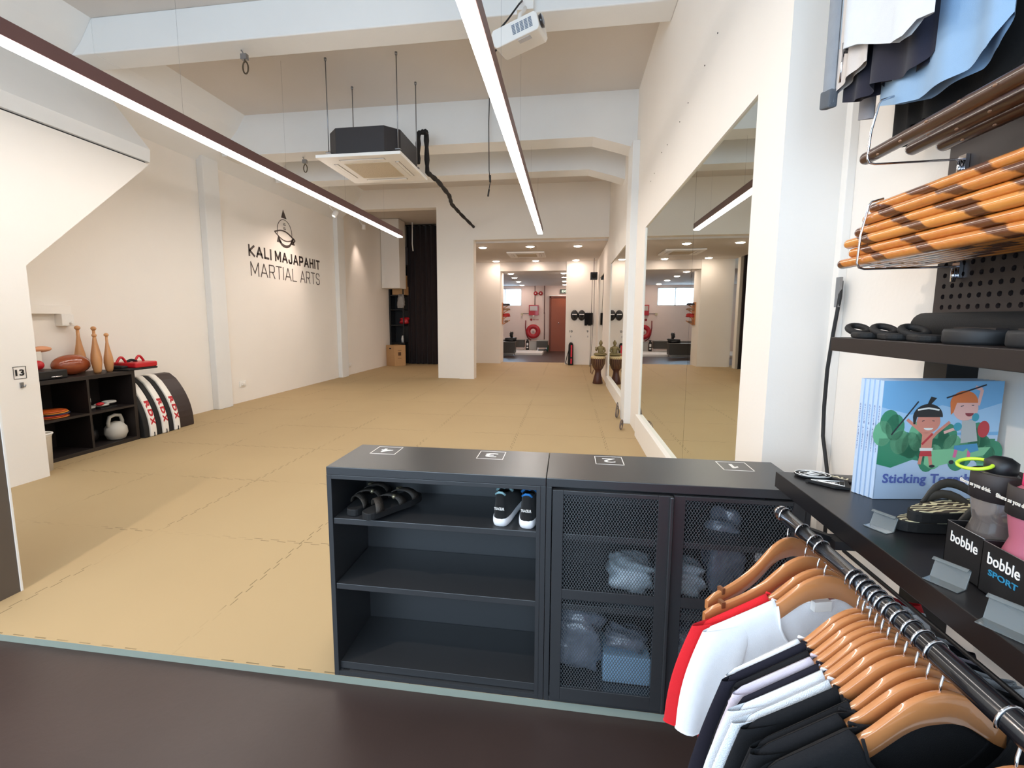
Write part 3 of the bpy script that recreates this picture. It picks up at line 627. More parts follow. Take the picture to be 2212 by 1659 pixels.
# strike pad lying across the shelf end and the shields
t = thing('kick_pad', 'red and black padded kick pad with two red handles on top of the shelf', 'pad', (-4.86, 4.6, .776))
MB().box((-5.00, 4.37, .777), (-4.72, 4.74, .80)).build('back_board', M_rubber, t, .01)
MB().box((-5.02, 4.46, .80), (-4.72, 4.74, .86)).box((-5.00, 4.37, .80), (-4.80, 4.45, .83), 1).build('cushion', [M_red, M_rubber], t, .02)
for y in (4.44, 4.66): MB().tube([(-4.88, y - .06 + .12 * i / 10, .85 + .07 * math.sin(math.pi * i / 10)) for i in range(11)], .013, 10).build('handle', M_red, t)
MB().tube([(-4.88, 4.50 + .12 * i / 8, .86 + .02 * math.sin(math.pi * i / 8)) for i in range(9)], .014, 8, sx=1.6).build('wrist_strap', M_rubber, t)
def shield(y0, w, lab, white=True, xo=0):
    t = thing('kick_shield', lab, 'kick shield', (-4.9 + xo, y0 + w / 2, 0), group='curved kick shields beside the cube shelf')
    def prof(o, k=0):
        pts = [(-4.70 + o - .30 * (max(0, u - .05)) ** 2.2, .66 * u + .0) for u in [i / 10 for i in range(11)]]
        back = [(-5.13, .66 - .03), (-5.13, 0)]
        pts = pts[:-1] + [(pts[-1][0] - .03, .66 + k)] + [(-5.08, .665 + k)]
        return [(x + xo, z) for x, z in pts + back]
    body = w * (.45 if white else 1.0)
    MB().prism(prof(0), y0, y0 + body, 'y').build('padding', M_rubber if white else mat('black_vinyl', (50, 38, 36), .5), t, .012)
    if white:
        MB().prism(prof(.012, .01), y0 + body, y0 + w, 'y').build('cover', mat('white_vinyl', (240, 236, 228), .45), t, .015)
        b = MB(); 
        # RDX running down the curved front, following the curve
        for ch, u0 in (('R', .62), ('D', .475), ('X', .33)):
            u1 = u0 - .125; f_ = lambda u: Vector((-4.70 + .014 + xo - .30 * max(0, u - .05) ** 2.2, 0, .66 * u))
            ax = (f_(u1) - f_(u0)).normalized(); b.text(ch, (f_(u1) - f_(u0)).length, .055, f_(u0) + Vector((0, y0 + body + .018, 0)), ax, (0, 1, 0), .002, bold=.05)
        b.build('lettering', M_red, t)
        MB().box((-4.695 + xo, y0 + body + .04, .0), (-4.680 + xo, y0 + body + .045, .05)).build('seam', M_wire, t)
shield(4.475, .155, 'white and black kick shield with red letters touching the cube shelf'); shield(4.64, .155, 'white and black kick shield with red letters, middle of the three')
shield(4.805, .155, 'white and black kick shield with red letters next to the all black one'); shield(4.975, .24, 'all black kick shield at the right end of the row', False, -.03)
# things in the cubes
for i, c in enumerate([(205, 90, 30), (225, 150, 50), (50, 60, 90), (200, 60, 30), (215, 120, 40)]):
    tag(MB().lathe([(.13, 0), (.14, .006), (.12, .012), (.0001, .014)], (-4.90, 3.68 + .012 * (i % 3), .401 + .0145 * (4 - i)), 24).build('frisbee', mat('disc_%d' % i, c, .5)), ['topmost deep orange', 'yellow orange second', 'dark blue third', 'red fourth', 'lowest amber'][i] + ' flat disc in the stack in the upper left cube', 'disc', 'stack of flat discs')
t = thing('kettlebell', 'big white kettlebell in the lower right cube', 'kettlebell', (-4.84, 4.30, .038))
MB().lathe([(.06, 0), (.08, .01), (.105, .07), (.100, .13), (.06, .185), (.0001, .20)], (-4.86, 4.29, .038), 28).build('bell', mat('pale_grey_iron', (190, 186, 178), .5), t)
MB().tube([(-4.86, 4.215, .17), (-4.86, 4.21, .23), (-4.86, 4.23, .29), (-4.86, 4.29, .305), (-4.86, 4.35, .29), (-4.86, 4.37, .23), (-4.86, 4.365, .17)], .018, 12).build('handle', mat('pale_grey_iron', (190, 186, 178)), t)
t = thing('kettlebell', 'dark kettlebell behind the white one in the shadowed cube', 'kettlebell', (-5.0, 4.12, .038))
MB().lathe([(.05, 0), (.085, .05), (.08, .12), (.0001, .17)], (-5.0, 4.11, .038), 24).build('bell', M_black, t); MB().tube([(-5.0, 4.05, .14), (-5.0, 4.06, .22), (-5.0, 4.11, .235), (-5.0, 4.16, .22), (-5.0, 4.17, .14)], .014, 10).build('handle', M_black, t)
t = thing('bucket', 'white bucket standing in front of the lower left cube by the stair casing', 'bucket', (-4.58, 3.345, 0))
MB().lathe([(.07, 0), (.082, .31), (.086, .315), (.086, .33), (.08, .33), (.076, .31), (.065, .01), (.0001, .01)], (-4.58, 3.345, 0), 28).build('pail', mat('bucket_white', (225, 220, 212), .4), t)
MB().tube([(-4.58 + .087 * math.cos(a), 3.345 + .087 * math.sin(a), .335) for a in [2 * math.pi * i / 28 for i in range(28)]], .008, 8, closed=True).build('rim', mat('bucket_rim', (240, 240, 240), .4), t)
for i, (y, x, rz) in enumerate([(4.05, -4.9, 1.2), (4.16, -4.86, 1.5), (4.26, -4.88, 1.9)]):
    b = MB(); b.tube([(x + .05 * math.cos(a), y + .055 * math.sin(a), .43 + .012 * i) for a in [2 * math.pi * k / 16 for k in range(16)]], .012, 8, closed=True).box((x - .04, y - .05, .401), (x + .05, y + .04, .415), 1)
    if i == 0: b.box((x - .02, y - .02, .42), (x, y + .02, .60)).box((x - .03, y - .045, .48), (x + .01, y + .03, .52))
    tag(b.build('head_guard', [mat('grey_white_strap', (190, 188, 182), .6), M_rubber]), ['tall tangle of white and black straps in the upper right cube', 'white and black looped strap, middle of the upper right cube', 'white and black looped strap at the right of the upper right cube'][i], 'strap', 'tangled strap gear')
tag(MB().ball((-4.83, 4.12, .455), (.03, .04, .018)).build('red_pouch', M_red), 'small red pouch lying among the white straps', 'pouch')
# ================================================================ SHOP FITTINGS ON THE RIGHT
M_shopblk = mat('black_shop_shelf', (25, 24, 26), .33, var=.05, vscale=10)
M_post = mat('black_post', (20, 20, 22), .5)
XW = 1.075
t = thing('shelf_upright', 'black slotted wall upright behind the stack of picture books', 'upright', (1.04, 1.42, -.03))
MB().box((1.0, 1.385, -.03), (1.075, 1.465, 1.30)).box((.998, 1.423, 1.15), (1.0, 1.427, 1.17), 1).build('post', [M_post, M_white], t, .001)
t = thing('shelf_upright', 'black wall upright under the lower shelf behind the hanging shirts', 'upright', (1.04, .86, -.03))
MB().box((1.0, .82, -.03), (1.075, .90, .859)).build('post', M_post, t, .001)
# lower display shelf
t = thing('display_shelf', 'wide black display shelf carrying the books, flip flops and bottles', 'shelf', (.84, .9, .86))
MB().box((.617, .30, .86), (1.073, 1.43, .905)).build('shelf_board', M_shopblk, t, .0015)
t = thing('display_shelf', 'upper dark brown shelf with black pads above the picture books', 'shelf', (.88, .9, 1.262))
MB().box((.76, .30, 1.262), (1.0, 1.477, 1.301)).box((1.0, .30, 1.27), (1.074, .38, 1.29)).box((1.0, 1.39, 1.27), (1.074, 1.46, 1.29)).build('shelf_board', M_shelfbrown, t, .0015)
# pegboard with round holes
t = thing('pegboard', 'dark brown perforated pegboard above the upper shelf', 'pegboard', (1.02, 1.0, 1.302))
def pegs():
    b = MB(); x = 1.02; y0, y1, z0, z1 = .50, 1.485, 1.302, 2.35; p = .0285; ny = int((y1 - y0) / p); nz = 14; r = .0070; K = 8
    zb = z0 + .012 + nz * p
    b.box((x + .008, y0, z0), (x + .010, y1, z1), 1)
    b.box((x, y0, zb), (x + .008, y1, z1)); b.box((x, y0, z0), (x + .008, y1, z0 + .012)); b.box((x, y1 - (y1 - y0 - ny * p) - 0, z0 + .012), (x + .008, y1, zb))
    for i in range(ny):
        for j in range(nz):
            a, c = y0 + i * p, z0 + .012 + j * p; cy, cz = a + p / 2, c + p / 2
            ou = [(cy + p / 2 * k0, cz + p / 2 * k1) for k0, k1 in ((1, 0), (1, 1), (0, 1), (-1, 1), (-1, 0), (-1, -1), (0, -1), (1, -1))]
            inn = [(cy + r * math.cos(2 * math.pi * k / K), cz + r * math.sin(2 * math.pi * k / K)) for k in range(K)]
            vs = [(x, *q) for q in ou] + [(x, *q) for q in inn] + [(x + .008, *q) for q in inn]
            b.add(vs, [(k, (k + 1) % K, K + (k + 1) % K, K + k) for k in range(K)] + [(K + k, K + (k + 1) % K, 2 * K + (k + 1) % K, 2 * K + k) for k in range(K)])
    return b
pegs().build('panel', [mat('pegboard_brown', (48, 39, 37), .5), M_black], t)
MB().box((1.03, .6, 1.35), (1.074, .64, 2.3)).box((1.03, 1.40, 1.35), (1.074, 1.44, 2.3)).build('standoff', M_post, t)
# chrome wire hooks holding the sticks
def wire_hook(y, zb, zt, x0, lab):
    t = thing('wire_hook', lab, 'hook', (1.0, y, zb), group=None)
    pts = [(1.018, y, zb), (x0 + .02, y, zb - .004), (x0 + .006, y, zb), (x0, y, zb + .012), (x0 + .003, y, (zb + zt) / 2), (x0 + .016, y, zt - .01), (x0 + .022, y, zt), (x0 + .05, y, zt + .008)]
    MB().tube(pts, .0030, 8).build('wire', M_chrome, t)
    MB().box((1.010, y - .012, zb - .03), (1.019, y + .012, zb + .01)).tube([(1.006, y, zb - .004), (1.006, y, zb - .04)], .006, 8).build('clip', M_chrome, t)
wire_hook(1.408, 1.491, 1.662, .772, 'chrome wire hook at the end of the rattan stick bundle')
wire_hook(1.428, 1.768, 1.925, .785, 'tall chrome wire hook under the hanging shirts, holding the dark sticks')
wire_hook(.62, 1.491, 1.662, .772, 'chrome wire hook near the picture edge under the rattan sticks')
wire_hook(.62, 1.768, 1.925, .785, 'chrome wire hook near the picture edge under the dark sticks')
# rattan sticks
def rattan():
    m = mat('rattan', (214, 150, 82), .25, coat=.6); k = NT(m)
    tc = k.n('ShaderNodeTexCoord'); oi = k.n('ShaderNodeObjectInfo'); ad = k.n('ShaderNodeVectorMath', operation='ADD')
    mu = k.n('ShaderNodeVectorMath', operation='SCALE'); cb = k.n('ShaderNodeCombineXYZ')
    for i in range(3): k.l(k.m('MULTIPLY', oi.outputs['Random'], (7.3, 13.1, 5.7)[i]), cb.inputs[i])
    k.l(tc.outputs['Object'], ad.inputs[0]); k.l(cb.outputs[0], ad.inputs[1])
    sp = k.n('ShaderNodeSeparateXYZ'); k.l(tc.outputs['Object'], sp.inputs[0])
    nz = k.n('ShaderNodeTexNoise'); nz.inputs['Scale'].default_value = 9; nz.inputs['Detail'].default_value = 4; k.l(ad.outputs[0], nz.inputs['Vector'])
    ang = k.m('ARCTAN2', sp.outputs[2], sp.outputs[0])
    # burnt diagonal bands wound along the stick
    ph = k.m('ADD', k.m('ADD', k.m('MULTIPLY', sp.outputs[1], 38.0), ang), k.m('MULTIPLY', nz.outputs['Fac'], 5.5))
    ph = k.m('ADD', ph, k.m('MULTIPLY', oi.outputs['Random'], 60.0))
    s1 = k.m('MULTIPLY', k.m('SUBTRACT', k.m('SINE', ph), .35), 3.2)
    s1 = k.m('MINIMUM', k.m('MAXIMUM', s1, 0.0), 1.0)
    base = k.mix(oi.outputs['Random'], s2l((214, 136, 58)), s2l((186, 100, 38)))
    n2 = k.n('ShaderNodeTexNoise'); n2.inputs['Scale'].default_value = 60; k.l(ad.outputs[0], n2.inputs['Vector'])
    base = k.mix(k.m('MULTIPLY', n2.outputs['Fac'], .5), base, s2l((232, 168, 84)))
    k.l(k.mix(k.m('MULTIPLY', s1, .92), base, s2l((78, 34, 14))), k.b.inputs['Base Color'])
    return m
M_rat = rattan()
def stick_mesh(L_=.90, r=.0138, nodes=5, seed=0):
    rnd = random.Random(seed); pr = [(.003, 0), (r * .8, .002), (r, .010)]; 
    ys = sorted(set([round(L_ * i / 60, 4) for i in range(1, 60)]))
    nd = [rnd.uniform(.1, .25) + i * .19 for i in range(nodes)]
    for y in ys:
        if y < .012: continue
        pr.append((r * (1 + .05 * math.exp(-min((y - q) ** 2 for q in nd) / .00003)), y))
    pr += [(r, L_ - .008), (r * .8, L_ - .001), (.003, L_)]
    return pr
Ry = Matrix.Rotation(math.radians(90), 3, 'X')
protos = []
for i in range(3):
    o = MB().lathe(stick_mesh(seed=i), (0, 0, 0), 16, 0, Ry).build('rattan_stick', M_rat, None, loc=(0, 0, 0)); protos.append(o)
def place_sticks():
    n = 0; first = [True] * 3
    names = ['lowest', 'second from bottom', 'third from bottom', 'fourth from bottom', 'fifth from bottom', 'topmost']
    p = .0288
    for j in range(7):
        for i in range(7):
            if j == 6 and i in (0, 1, 2, 6): continue
            k = n % 3
            o = protos[k] if first[k] else protos[k].copy()
            if not first[k]: S.collection.objects.link(o)
            first[k] = False
            x = .791 + p * i + (.0144 * .6 if j % 2 else 0) + j * .003; z = 1.5115 + p * .955 * j
            o.location = (x, 1.515 + random.uniform(-.035, .03) - j * .012 + (.02 if i == 0 and j < 2 else 0), z)
            o.rotation_euler = (0, random.uniform(0, 6.28), random.uniform(-.003, .003))
            if i == 0 and j < 6: tag(o, 'glossy burnt-patterned rattan stick, ' + names[j] + ' in the front face of the bundle', 'stick', 'bundled rattan sticks')
            elif j == 6: tag(o, 'glossy rattan stick lying on the top layer of the bundle', 'stick', 'bundled rattan sticks')
            elif j == 0: tag(o, 'rattan stick in the bottom layer of the bundle behind the front one', 'stick', 'bundled rattan sticks')
            else: tag(o, 'rattan stick packed inside the bundle behind the front face', 'stick', 'bundled rattan sticks')
            n += 1
place_sticks()
# sticks are modelled end first: y runs backwards from the visible end
M_darkst = mat('dark_hardwood_stick', (66, 40, 28), .3, coat=.4, var=.25, vscale=14)
for i, (x, z, y, lab) in enumerate([(.800, 1.789, 1.47, 'front one with the brownest wood'), (.868, 1.788, 1.40, 'middle one'), (.925, 1.788, 1.38, 'one nearest the wall')]):
    t = thing('hardwood_stick', 'dark knotted hardwood stick on the upper hook, ' + lab, 'stick', (x, y, z), group='dark hardwood sticks')
    R3 = Matrix.Rotation(math.radians(90), 3, 'X')
    MB().lathe(stick_mesh(.9, .0165, 6, i + 9), (x, y, z), 16, 0, R3).build('shaft', M_darkst, t)
    b = MB(); rnd = random.Random(i)
    for k in range(9): a = rnd.uniform(2.2, 4.2); b.ball((x + .0165 * math.cos(a), y - .08 - k * .085, z + .0165 * math.sin(a)), (.003, .005, .003), 6)
    b.build('knot', mat('pale_knot', (140, 105, 80), .4), t)
# black roll and pads on the upper shelf
t = thing('mat_roll', 'thick black rolled pad lying at the back of the upper shelf', 'roll', (.96, .9, 1.3015))
MB().tube([(.985, 1.47, 1.3365), (.985, 1.46, 1.3365), (.985, .40, 1.3365)], [.028, .034, .034], 20).build('roll', M_rubber, t)
def pad_loop(x, y, z, rz, lab):
    t = thing('exercise_grip', lab, 'grip', (x, y, z), rz, 'black grips along the upper shelf')
    MB().prism(arc(.0, 0, .030, 200, 340, 8) + arc(0, .045, .026, 20, 160, 8), 0, .016).build('pad', M_rubber, t, .005, local=True)
    MB().tube([(.022 * math.cos(a) + 0, .085 + .034 * math.sin(a), .022 + .010 * math.sin(a)) for a in [2 * math.pi * k / 20 for k in range(20)]], .0085, 10, closed=True).build('loop', M_rubber, t, local=True)
for i, (y, lab) in enumerate([(1.38, 'black grip with a loop at the far left end of the upper shelf'), (1.275, 'black grip with a loop, second along the upper shelf'), (1.175, 'black grip partly behind the big round pad')]): pad_loop(.800 + .004 * i, y, 1.3015, math.radians(-14), lab)
def disc(x, y, r, h, lab):
    t = thing('round_pad', lab, 'pad', (x, y, 1.3015), group='round pads on the upper shelf')
    MB().lathe([(r * .96, 0), (r, .006), (r, h - .006), (r * .96, h), (.0001, h + .004)], (x, y, 1.3015), 32).build('disc', mat('black_neoprene', (26, 28, 31), .6), t)
    MB().prism([(x - r * .2, y - r * .9), (x + r * .2, y - r * .9), (x + r * .2, y + r * .9), (x - r * .2, y + r * .9)], 1.3015 + h, 1.3015 + h + .004).build('strap', M_shelfbrown, t)
disc(.835, 1.085, .056, .030, 'thick black round pad in the middle of the upper shelf'); disc(.84, .945, .056, .030, 'thick black round pad at the picture edge of the upper shelf')
# switch cable on the shop wall
t = thing('power_cable', 'black cable running down the white wall from a small bracket behind the shelf', 'cable', (1.05, 1.95, .8))
MB().tube([(1.048, 2.00, 1.50), (1.04, 1.985, 1.44), (1.04, 2.01, 1.30), (1.04, 2.03, 1.15), (1.04, 2.03, 1.0), (1.04, 2.02, .88), (1.04, 1.98, .78), (1.04, 1.95, .70), (1.04, 1.93, -.03)], .007, 8).build('cable', M_wire, t)
MB().box((1.035, 1.985, 1.40), (1.045, 2.012, 1.515)).build('bracket', M_steel, t)

# ---------------------------------------------------------------- picture books
bk = Vector((.764, 1.238, .906)); by_ = 8.4
def book(k, first=False):
    d = .0105; dr_ = math.radians(by_); fx = Vector((math.cos(dr_), math.sin(dr_), 0)); fy = Vector((-math.sin(dr_), math.cos(dr_), 0))
    o = bk + fy * (d * k) + fx * (-.0035 * k)
    lab = 'front picture book of the stack, cover with two cheering cartoon children' if first else ['second', 'third', 'fourth', 'fifth'][k - 1] + ' copy of the picture book counting back from the front one'
    t = thing('picture_book', lab, 'book', o, dr_, 'upright picture books')
    w, h = .292, .298
    MB().box((0, 0, 0), (w, .0012, h)).box((0, d - .0016, 0), (w, d - .0004, h)).box((-.001, 0, 0), (.001, d - .0004, h)).build('cover', mat('book_cover_pale_blue', (188, 208, 232), .3, coat=.4), t, local=True)
    MB().box((.002, .0014, .003), (w - .003, d - .0018, h - .003)).build('pages', mat('book_paper', (240, 236, 228), .8), t, local=True)
    s_ = MB(); s_.text('Sticking Together', .12, .0045, (-.0011, .0032, .235), (0, 0, -1), (0, 1, 0), .0003)
    s_.build('spine_lettering', mat('book_blue_ink', (70, 78, 140), .5), t, local=True)
    if not first: return
    # cover illustration: layered flat paint shapes
    g = -.0002; cols = {}
    def P(name, rgb, pts, lay):
        b = cols.setdefault(name, (MB(), rgb)); b[0].prism([(x * w, z * h) for x, z in pts], g - .00012 * lay, g - .00012 * lay + .0001, 'y')
    def C(name, rgb, cx, cz, rx, rz_, lay, a0=0, a1=360, n=20): P(name, rgb, [(cx + rx * math.cos(math.radians(a0 + (a1 - a0) * i / n)), cz + rz_ * math.sin(math.radians(a0 + (a1 - a0) * i / n))) for i in range(n if a1 - a0 == 360 else n + 1)], lay)
    def Lw(name, rgb, pts, wd, lay):
        for p, q in zip(pts, pts[1:]):
            v = Vector((q[0] - p[0], q[1] - p[1])); nn = Vector((-v.y, v.x)).normalized() * wd / 2
            P(name, rgb, [(p[0] - nn.x, p[1] - nn.y), (q[0] - nn.x, q[1] - nn.y), (q[0] + nn.x, q[1] + nn.y), (p[0] + nn.x, p[1] + nn.y)], lay)
    P('art_sky', (120, 178, 222), [(.0, .55), (1, .55), (1, 1), (0, 1)], 0)
    P('art_sky_pale', (168, 205, 236), [(.0, .55), (1, .58), (1, .82), (.75, .74), (.5, .80), (.25, .72), (0, .78)], 1)
    rnd = random.Random(4)
    for i in range(20): C('art_bush_dark' if i % 3 else 'art_bush_light', (52, 140, 104) if i % 3 else (110, 185, 140), (i + .5) / 20, .44 + .10 * math.sin(i * 1.3) + (.12 if i < 5 else .0), .08, .10 + rnd.uniform(0, .03), 2)
    P('art_bush_dark', (52, 140, 104), [(0, .30), (.12, .27), (.3, .34), (.5, .30), (.7, .36), (.98, .42), (.98, .52), (0, .52)], 2)
    P('art_grass', (130, 200, 150), [(.40, .30), (.45, .27), (.9, .38), (.95, .45), (.40, .42)], 3)
    # first child: black fringe, stick raised
    Lw('art_line', (25, 30, 45), [(.10, .55), (.30, .83)], .012, 4)
    Lw('art_skin', (222, 140, 120), [(.22, .68), (.36, .57), (.40, .52)], .025, 4); Lw('art_skin', (222, 140, 120), [(.58, .66), (.48, .57), (.44, .52)], .025, 4)
    C('art_skin', (222, 140, 120), .40, .66, .10, .095, 5)
    C('art_hair', (18, 22, 28), .39, .70, .125, .11, 6, 0, 180); P('art_hair', (18, 22, 28), [(.37, .79), (.40, .80), (.45, .86), (.40, .87)], 6); P('art_hair', (18, 22, 28), [(.265, .70), (.30, .70), (.29, .64), (.275, .64)], 6)
    Lw('art_paper_white', (238, 238, 232), [(.30, .76), (.39, .775), (.48, .76)], .014, 7)
    Lw('art_line', (25, 30, 45), [(.345, .665), (.365, .672)], .006, 7); Lw('art_line', (25, 30, 45), [(.43, .67), (.45, .667)], .006, 7)
    C('art_paper_white', (238, 238, 232), .405, .61, .04, .02, 7, 180, 360)
    P('art_skin', (222, 140, 120), [(.36, .57), (.45, .57), (.45, .44), (.36, .44)], 5); Lw('art_red', (200, 50, 60), [(.365, .47), (.445, .56)], .018, 6)
    P('art_paper_white', (238, 238, 232), [(.35, .44), (.46, .44), (.46, .415), (.35, .415)], 6); P('art_red', (200, 50, 60), [(.36, .415), (.45, .415), (.46, .37), (.35, .37)], 6)
    Lw('art_skin', (222, 140, 120), [(.37, .38), (.36, .30)], .028, 5); Lw('art_skin', (222, 140, 120), [(.44, .38), (.46, .29)], .028, 5); C('art_line', (25, 30, 45), .47, .285, .025, .012, 6)
    # second child: orange hair
    Lw('art_skin_pale', (240, 185, 175), [(.80, .80), (.82, .93), (.76, .95)], .028, 4); Lw('art_skin_pale', (240, 185, 175), [(.68, .60), (.62, .60), (.54, .57)], .024, 4)
    Lw('art_line', (25, 30, 45), [(.53, .86), (.85, .97)], .012, 6)
    C('art_skin_pale', (240, 185, 175), .70, .77, .105, .10, 5); C('art_orange_hair', (226, 120, 60), .68, .82, .115, .10, 6, 0, 180); P('art_orange_hair', (226, 120, 60), [(.565, .82), (.62, .82), (.60, .74), (.58, .72)], 6)
    C('art_mouth', (150, 50, 60), .735, .735, .035, .028, 7, 180, 360); Lw('art_line', (25, 30, 45), [(.655, .79), (.68, .797)], .006, 7); Lw('art_line', (25, 30, 45), [(.745, .80), (.765, .80)], .006, 7)
    P('art_shirt', (186, 188, 186), [(.68, .67), (.79, .68), (.83, .50), (.69, .48)], 5); C('art_teal', (60, 160, 180), .65, .62, .035, .035, 6); C('art_teal', (60, 160, 180), .79, .70, .03, .035, 6); C('art_red', (200, 50, 60), .87, .60, .05, .07, 4)
    P('art_shorts', (70, 150, 195), [(.64, .46), (.83, .48), (.85, .42), (.78, .40), (.75, .44), (.72, .41), (.64, .43)], 6)
    Lw('art_pink', (230, 110, 160), [(.66, .43), (.65, .36)], .028, 5); Lw('art_pink', (230, 110, 160), [(.77, .42), (.77, .35)], .028, 5); C('art_line', (25, 30, 45), .63, .32, .022, .018, 6)
    art = None
    for nm, (b, rgb) in cols.items():
        b.build('cover_illustration', mat(nm, rgb, .35, coat=.3), t, local=True)
    T = MB(); T.text('Sticking Together', .86 * w, .105 * h, (.06 * w, -.0014, .115 * h), (1, 0, 0), (0, 0, 1), .0006, bold=.025, font_sp=1.06); T.build('title_lettering', mat('title_blue', (92, 108, 176), .4), t, local=True)
book(0, True)
for k in range(1, 5): book(k)
# ---------------------------------------------------------------- rubber badges
t = thing('rubber_badge', 'round black and white rubber badge at the far end of the shelf', 'badge', (.70, 1.395, .906), math.radians(-8))
rows = [[(u * .055 * math.sqrt(max(0, 1 - (k / 10 * 2 - 1) ** 2)), (k / 10 * 2 - 1) * .038, .002 + .010 * (math.cos(u * 2.2) ** 2)) for u in [j / 6 - 1 for j in range(13)]] for k in range(11)]
b = MB(); b.lathe([(.001, .006), (.040, .006), (.042, .003), (.040, 0)], (0, 0, .002), 32, sx=1.1, sy=.8); b.build('badge', M_rubber, t, local=True)
b = MB()
for r in (.040, .030): b.tube([(r * 1.1 * math.cos(a), r * .8 * math.sin(a), .0085) for a in [2 * math.pi * k / 32 for k in range(32)]], .0011, 5, closed=True)
b.tube([(.014 * math.cos(a), .012 * math.sin(a) - .001, .0085) for a in [2 * math.pi * k / 20 for k in range(20)]], .001, 5, closed=True).tube([(-.022, 0, .0085), (0, .007, .0085), (.022, 0, .0085), (0, -.007, .0085), (-.022, 0, .0085)], .001, 5)
b.prism([(-.004, .014), (.004, .014), (0, .021)], .008, .0092)
b.build('emblem', M_white, t, local=True)
MB().text('KALI', .020, .005, (-.010, .0235, .008), (1, 0, 0), (0, 1, 0), .0008, bold=.03).build('lettering', M_white, t, local=True)
t = thing('rubber_badge', 'triangular black and white rubber badge under the round one', 'badge', (.715, 1.33, .906), math.radians(12))
MB().prism([(-.05, .03), (.055, .008), (.02, -.042), (-.012, -.030)], 0, .007).build('badge', M_rubber, t, .001, local=True)
b = MB()
for k in (.78, .5):
    q = [(-.05 * k, .03 * k, .0072), (.055 * k, .008 * k, .0072), (.016 * k, -.040 * k, .0072), (-.05 * k, .03 * k, .0072)]; b.tube(q, .0012, 5)
b.text('KM', .018, .010, (-.006, -.008, .0068), (1, 0, 0), (0, 1, 0), .0008, bold=.03); b.build('emblem', M_white, t, local=True)
t = thing('name_plate', 'small dark plate with cream capital letters half behind the books', 'badge', (.765, 1.375, .906), math.radians(-42))
MB().box((-.045, -.014, 0), (.04, .014, .006)).build('plate', M_shelfbrown, t, .001, local=True); MB().text('KALI', .05, .014, (-.035, -.007, .006), (1, 0, 0), (0, 1, 0), .001, bold=.03).build('lettering', mat('cream_ink', (225, 215, 185), .5), t, local=True)
# ---------------------------------------------------------------- flip flops
def flop(loc, rz, tilt, lab):
    t = thing('flip_flop', lab, 'flip flop', loc, rz, 'patterned flip flops on the shelf'); t.rotation_euler = (tilt, 0, rz)
    def outline(k=1.0, n=28):
        pts = []
        for i in range(n):
            a = 2 * math.pi * i / n; y = .125 * math.sin(a) * k; u = (y / .125 + 1) / 2
            x = math.cos(a) * (.036 + .014 * u - .010 * math.sin(u * math.pi)) * k; pts.append((x, y))
        return pts
    MB().prism(outline(), 0, .022).build('sole', M_rubber, t, .002, local=True)
    m = mat('flop_pattern', (150, 140, 110), .6)
    if not m.get('done'):
        m['done'] = 1; k = NT(m); tc = k.n('ShaderNodeTexCoord'); wv = k.n('ShaderNodeTexWave'); wv.inputs['Scale'].default_value = 22; wv.inputs['Distortion'].default_value = 14; wv.inputs['Detail'].default_value = 1
        k.l(tc.outputs['Object'], wv.inputs['Vector']); k.l(k.mix(k.m('GREATER_THAN', wv.outputs['Fac'], .62), s2l((70, 60, 50)), s2l((214, 206, 168))), k.b.inputs['Base Color'])
    MB().prism(outline(.95), .022, .0235).build('footbed', m, t, local=True)
    s_ = MB(); toe = Vector((0, .072, .024))
    for sg in (-1, 1):
        e_ = Vector((sg * .040, -.045, .018)); pts = []
        for i in range(11):
            u = i / 10; p = toe.lerp(e_, u); p.z += .040 * math.sin(math.pi * min(1, u * 1.05)); p.x += sg * .016 * math.sin(math.pi * u); pts.append(p)
        s_.tube(pts, [.0045 + .006 * math.sin(math.pi * i / 10) for i in range(11)], 8, sx=.45)
    s_.tube([(0, .072, .018), (0, .072, .034)], .004, 8).build('strap', mat('flop_strap', (52, 48, 42), .6), t, local=True)
flop((.825, 1.085, .906), math.radians(-78), 0, 'lower patterned black flip flop lying flat in front of the books')
flop((.842, 1.092, .9295), math.radians(-72), math.radians(0), 'upper patterned black flip flop resting on top of the other')
# ---------------------------------------------------------------- acrylic price holders
def holder(x, y, rz, k, lab):
    t = thing('price_holder', lab, 'sign holder', (x, y, .9055), rz, 'clear acrylic price holders')
    w = .048 * k; pr = [(-.004 * k, .0), (.022 * k, 0), (.022 * k, .0015), (0, .0015), (-.012 * k, .030 * k), (-.006 * k, .034 * k), (-.001 * k, .031 * k), (0, .032 * k), (-.006 * k, .0358 * k), (-.0145 * k, .031 * k)]
    MB().prism(pr, -w / 2, w / 2, 'x').build('holder', M_glass, t, .0003, local=True)
holder(.676, 1.06, math.radians(118), .95, 'small empty clear acrylic price holder, farthest of the three')
holder(.648, .845, math.radians(120), 1.0, 'empty clear acrylic price holder in the middle of the shelf edge')
holder(.64, .725, math.radians(122), 1.1, 'clear acrylic price holder nearest the viewer')
